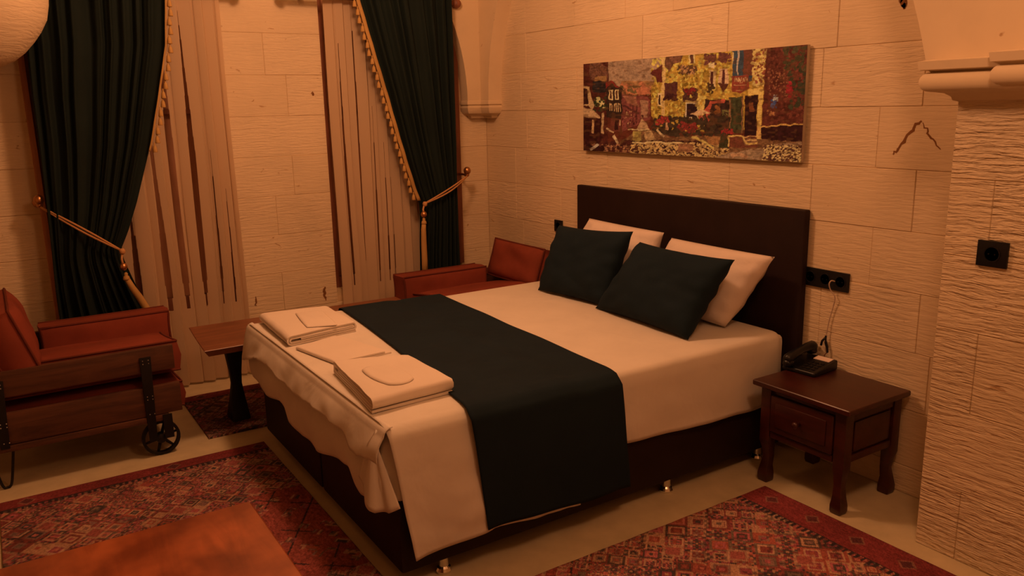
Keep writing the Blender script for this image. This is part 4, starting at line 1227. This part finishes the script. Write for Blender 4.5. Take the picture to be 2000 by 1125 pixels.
# ================================================================== SIDE TABLE
st = empty('side_table', (-1.58, -.72, 0), 'long low wooden table between the two orange armchairs, behind the bed', 'table')
def T_(mb): mb.v = [(p[0]+1.58, p[1]+.72, p[2]) for p in mb.v]; return mb
zt_ = .468
v = []; outline = [(-2.163, -.545), (-2.175, -.70), (-2.185, -.85), (-2.195, -1.04), (-1.0, -1.03), (-1.0, -.56)]
n = len(outline)
tb = MB()
for z, ins in ((zt_-.036, .022), (zt_-.003, .0), (zt_, .003)):
    for (x, y) in outline: tb.v.append((x+(ins if x < -1.9 else -ins), y+(ins if y < -.8 else -ins), z))
for i in range(2):
    for j in range(n): tb.f.append((i*n+j, i*n+(j+1) % n, (i+1)*n+(j+1) % n, (i+1)*n+j))
tb.f.append(tuple(range(n))[::-1]); tb.f.append(tuple(2*n+j for j in range(n)))
T_(tb).build('tabletop', 'table_wood', st, auto=20)
for x in (-2.005, -1.2):
    sec = [(.43, .045, .12), (.40, .042, .08), (.34, .036, .040), (.26, .028, .028), (.20, .025, .024), (.12, .034, .04), (.04, .044, .07), (.0102, .046, .09)]
    v = []; f = []
    for z, a, b_ in sec:
        v += [(x-a, -.78-b_*.5, z), (x+a, -.78-b_*.5, z), (x+a, -.78+b_, z), (x-a, -.78+b_, z)]
    for i in range(len(sec)-1):
        for j in range(4): f.append((i*4+j, i*4+(j+1) % 4, (i+1)*4+(j+1) % 4, (i+1)*4+j))
    f.append((0, 1, 2, 3)); k = (len(sec)-1)*4; f.append((k+3, k+2, k+1, k))
    T_(MB().add(v, f)).build('leg', 'iron', st, bevel=.004, auto=25)

# ================================================================== CART ARMCHAIRS
def box_cushion(name, c, dims, parent, rot=(0, 0, 0), puff=.03, seed=0, pipe=True):
    """soft box cushion with dark piping round its two big faces; dims = full sizes"""
    hx, hy, hz = [d/2 for d in dims]; n = 12
    ax = min(range(3), key=lambda i: dims[i])     # thin axis
    V = []; F = []
    order = [i for i in range(3) if i != ax]
    hu, hv, ht = dims[order[0]]/2, dims[order[1]]/2, dims[ax]/2
    def put(a, b_, t):
        p = [0, 0, 0]; p[order[0]] = a; p[order[1]] = b_; p[ax] = t; return tuple(p)
    def top(u, v, s_):
        a, b_ = 2*u-1, 2*v-1
        e = (1-a**4)*(1-b_**4)
        bow = 1-.035*(1-abs(b_)**2)*(abs(a) > .999)
        return put(a*hu*(1-.02*(1-b_*b_)), b_*hv*(1-.02*(1-a*a)), s_*(ht+puff*math.sqrt(max(0, e))*(.8+.4*nz(u*3, v*3, seed+s_))))
    for s_ in (1, -1):
        k = len(V)
        for i in range(n+1):
            for j in range(n+1): V.append(top(i/n, j/n, s_))
        for i in range(n):
            for j in range(n):
                q = k+i*(n+1)+j; F.append((q, q+n+1, q+n+2, q+1))
    rim = [i*(n+1) for i in range(n+1)]+[n*(n+1)+j for j in range(1, n+1)]+[i*(n+1)+n for i in range(n-1, -1, -1)]+[j for j in range(n-1, 0, -1)]
    off = (n+1)**2; mid = {}
    for r in rim:
        p = Vector(V[r]); q = Vector(V[off+r]); m_ = (p+q)/2
        o_ = Vector((0, 0, 0)); o_[order[0]] = m_[order[0]]*.03; o_[order[1]] = m_[order[1]]*.03
        mid[r] = len(V); V.append(tuple(m_+o_))
    for a, b_ in zip(rim, rim[1:]+rim[:1]):
        F.append((a, b_, mid[b_], mid[a])); F.append((mid[a], mid[b_], off+b_, off+a))
    me = mesh_py(name, V, F); bm = bmesh.new(); bm.from_mesh(me); bmesh.ops.recalc_face_normals(bm, faces=bm.faces); bm.to_mesh(me); bm.free()
    autosmooth(me, 60)
    o = link(name, me, 'orange', parent); o.location = c; o.rotation_euler = rot
    for s_, oo in ((1, 0), (-1, off)):
        pts = [V[oo+r] for r in rim]+[V[oo+rim[0]]]
        MB().tube(pts, .0058, 6, cap=False).build('piping', 'piping', o, smooth=True)
    return o
def wheel(parent, c):
    root = MB()
    R = .083
    # rim
    prof = [(R, -.012), (R, .012), (R-.013, .012), (R-.013, -.012), (R, -.012)]
    rim = MB(); n = 32
    for (r, h_) in prof[:-1]:
        for j in range(n): q = 2*PI*j/n; rim.v.append((c[0]+r*math.cos(q), c[1]+h_, c[2]+r*math.sin(q)))
    for i in range(4):
        for j in range(n): rim.f.append((i*n+j, i*n+(j+1) % n, ((i+1) % 4)*n+(j+1) % n, ((i+1) % 4)*n+j))
    w_ = rim.build('wheel', 'iron', parent, auto=30)
    for k in range(6):
        a = 2*PI*k/6+.25; d = Vector((math.cos(a), 0, math.sin(a)))
        MB().tube([Vector(c)+d*.015, Vector(c)+d*(R-.008)], [.0085, .0055], 8).build('spoke', 'iron', w_, smooth=True)
    MB().lathe(c, [(.010, -.026), (.022, -.022), (.024, -.012), (.024, .012), (.010, .026)], 16, 'y').build('hub', 'iron', w_, auto=30)
    return w_
def chair(loc, label, mirror=False, backh=.275):
    """local: x from back (0) to front (.78); y 0 = near side, + to the far side"""
    root = empty('armchair', loc, label, 'armchair', 'orange cushioned cart armchairs')
    s_ = -1 if mirror else 1
    X = lambda x: s_*x
    def bx(x0, x1, y0, y1, z0, z1): return MB().box((X(x0), y0, z0), (X(x1), y1, z1))
    D = .80
    for (y0, y1) in ((0, .028), (.642, .67)):
        bx(-.02, D-.012, y0, y1, .41, .522).build('side_rail', 'cart_wood', root, bevel=.004)
        bx(-.02, D, y0, y1, .203, .34).build('side_rail', 'cart_wood', root, bevel=.004)
    bx(-.02, D-.08, .028, .642, .186, .212).build('seat_platform', 'cart_wood', root, bevel=.004)
    bx(-.05, -.02, 0, .67, .20, .33).build('back_rail', 'cart_wood', root, bevel=.004)
    bx(-.05, -.02, 0, .67, .40, .52).build('back_rail', 'cart_wood', root, bevel=.004)
    bx(-.02, D-.06, -.004, .03, .172, .2).build('under_batten', 'cart_wood', root, bevel=.003)
    for (y, dy) in ((-.002, -1), (.672, 1)):
        for x in (.665, .095):
            low = .02 if x > .5 else .17
            top_x = x
            v = []
            zt2, zb2 = .485, (.085 if x > .5 else .19)
            p = MB().prism([(X(x-.024), zt2), (X(x+.024), zt2), (X(x+.012), zb2), (X(x-.022), zb2)], y, y+dy*.007, 'xz')
            br = p.build('iron_strap', 'iron', root, bevel=.001)
            if x > .5:
                bx(x+.045, x+.085, min(y, y+dy*.007), max(y, y+dy*.007), .085, .2).build('fork', 'iron', root, bevel=.001)
                wheel(root, (X(x+.032), y+dy*(-.028), .084))
            for (dx, z) in ((-.012, .47), (.012, .47), (-.012, .455), (.012, .455), (-.010, .30), (.012, .30), (-.010, .285), (.012, .285), (-.008, .215), (.012, .215)):
                b_ = MB().lathe((X(x+dx), y+dy*.007, z), [(.0028, 0), (.0022, dy*.002), (.0008, dy*.0028)], 8, 'y').build('bolt', 'steel', br)
    for y in (.03, .64):
        pts = spline([(X(.03), y, .2), (X(.045), y, .08), (X(.058), y, .015), (X(.073), y, .006), (X(.09), y, .02), (X(.105), y, .10), (X(.12), y, .2)])
        MB().tube(pts, .0055, 8).build('hairpin_leg', 'iron', root, smooth=True)
    box_cushion('seat_cushion', (X(.415), .285, .275), (.80, .50, .115), root, puff=.014, seed=1)
    box_cushion('seat_cushion', (X(.415), .275, .425), (.80, .46, .135), root, rot=(math.radians(-8), 0, 0), puff=.016, seed=2)
    box_cushion('arm_cushion', (X(.58), .575, .475), (.575, .145, .18), root, rot=(math.radians(-2), 0, 0), puff=.012, seed=3)
    box_cushion('back_cushion', (X(.155), .29, 0.62+backh/2-.14), (.13, .55, backh), root, rot=(0, s_*math.radians(-18), 0), puff=.04, seed=4)
    return root
chair((-3.115, -1.03, 0), 'orange cushioned cart armchair with iron wheels at the left, under the left drape')
chair((-.06, -1.04, 0), 'orange cushioned cart armchair in the corner behind the bed, only its top seen', True, .235)

# ================================================================== FOREGROUND TABLE
ft = empty('plank_table', (-2.75, -3.1, 0), 'glossy orange brown plank table in the foreground at the lower left', 'table')
def Fv(mb): mb.v = [(p[0]+2.75, p[1]+3.1, p[2]) for p in mb.v]; return mb
ys = [-2.585, -3.15, -3.72]; xs_ = -2.408
Fv(MB().box((-3.45, -3.75, .375), (xs_, -2.575, .425))).build('tabletop', 'plank', ft, bevel=.012, seg=3)
for x in (-2.50, -3.36):
    for y in (-2.68, -3.65):
        Fv(MB().box((x-.03, y-.03, .0102), (x+.03, y+.03, .376))).build('leg', 'plank', ft, bevel=.004)
Fv(MB().box((-3.33, -2.69, .30), (-2.53, -2.67, .375))).build('apron', 'plank', ft)
Fv(MB().box((-3.33, -3.66, .30), (-2.53, -3.64, .375))).build('apron', 'plank', ft)
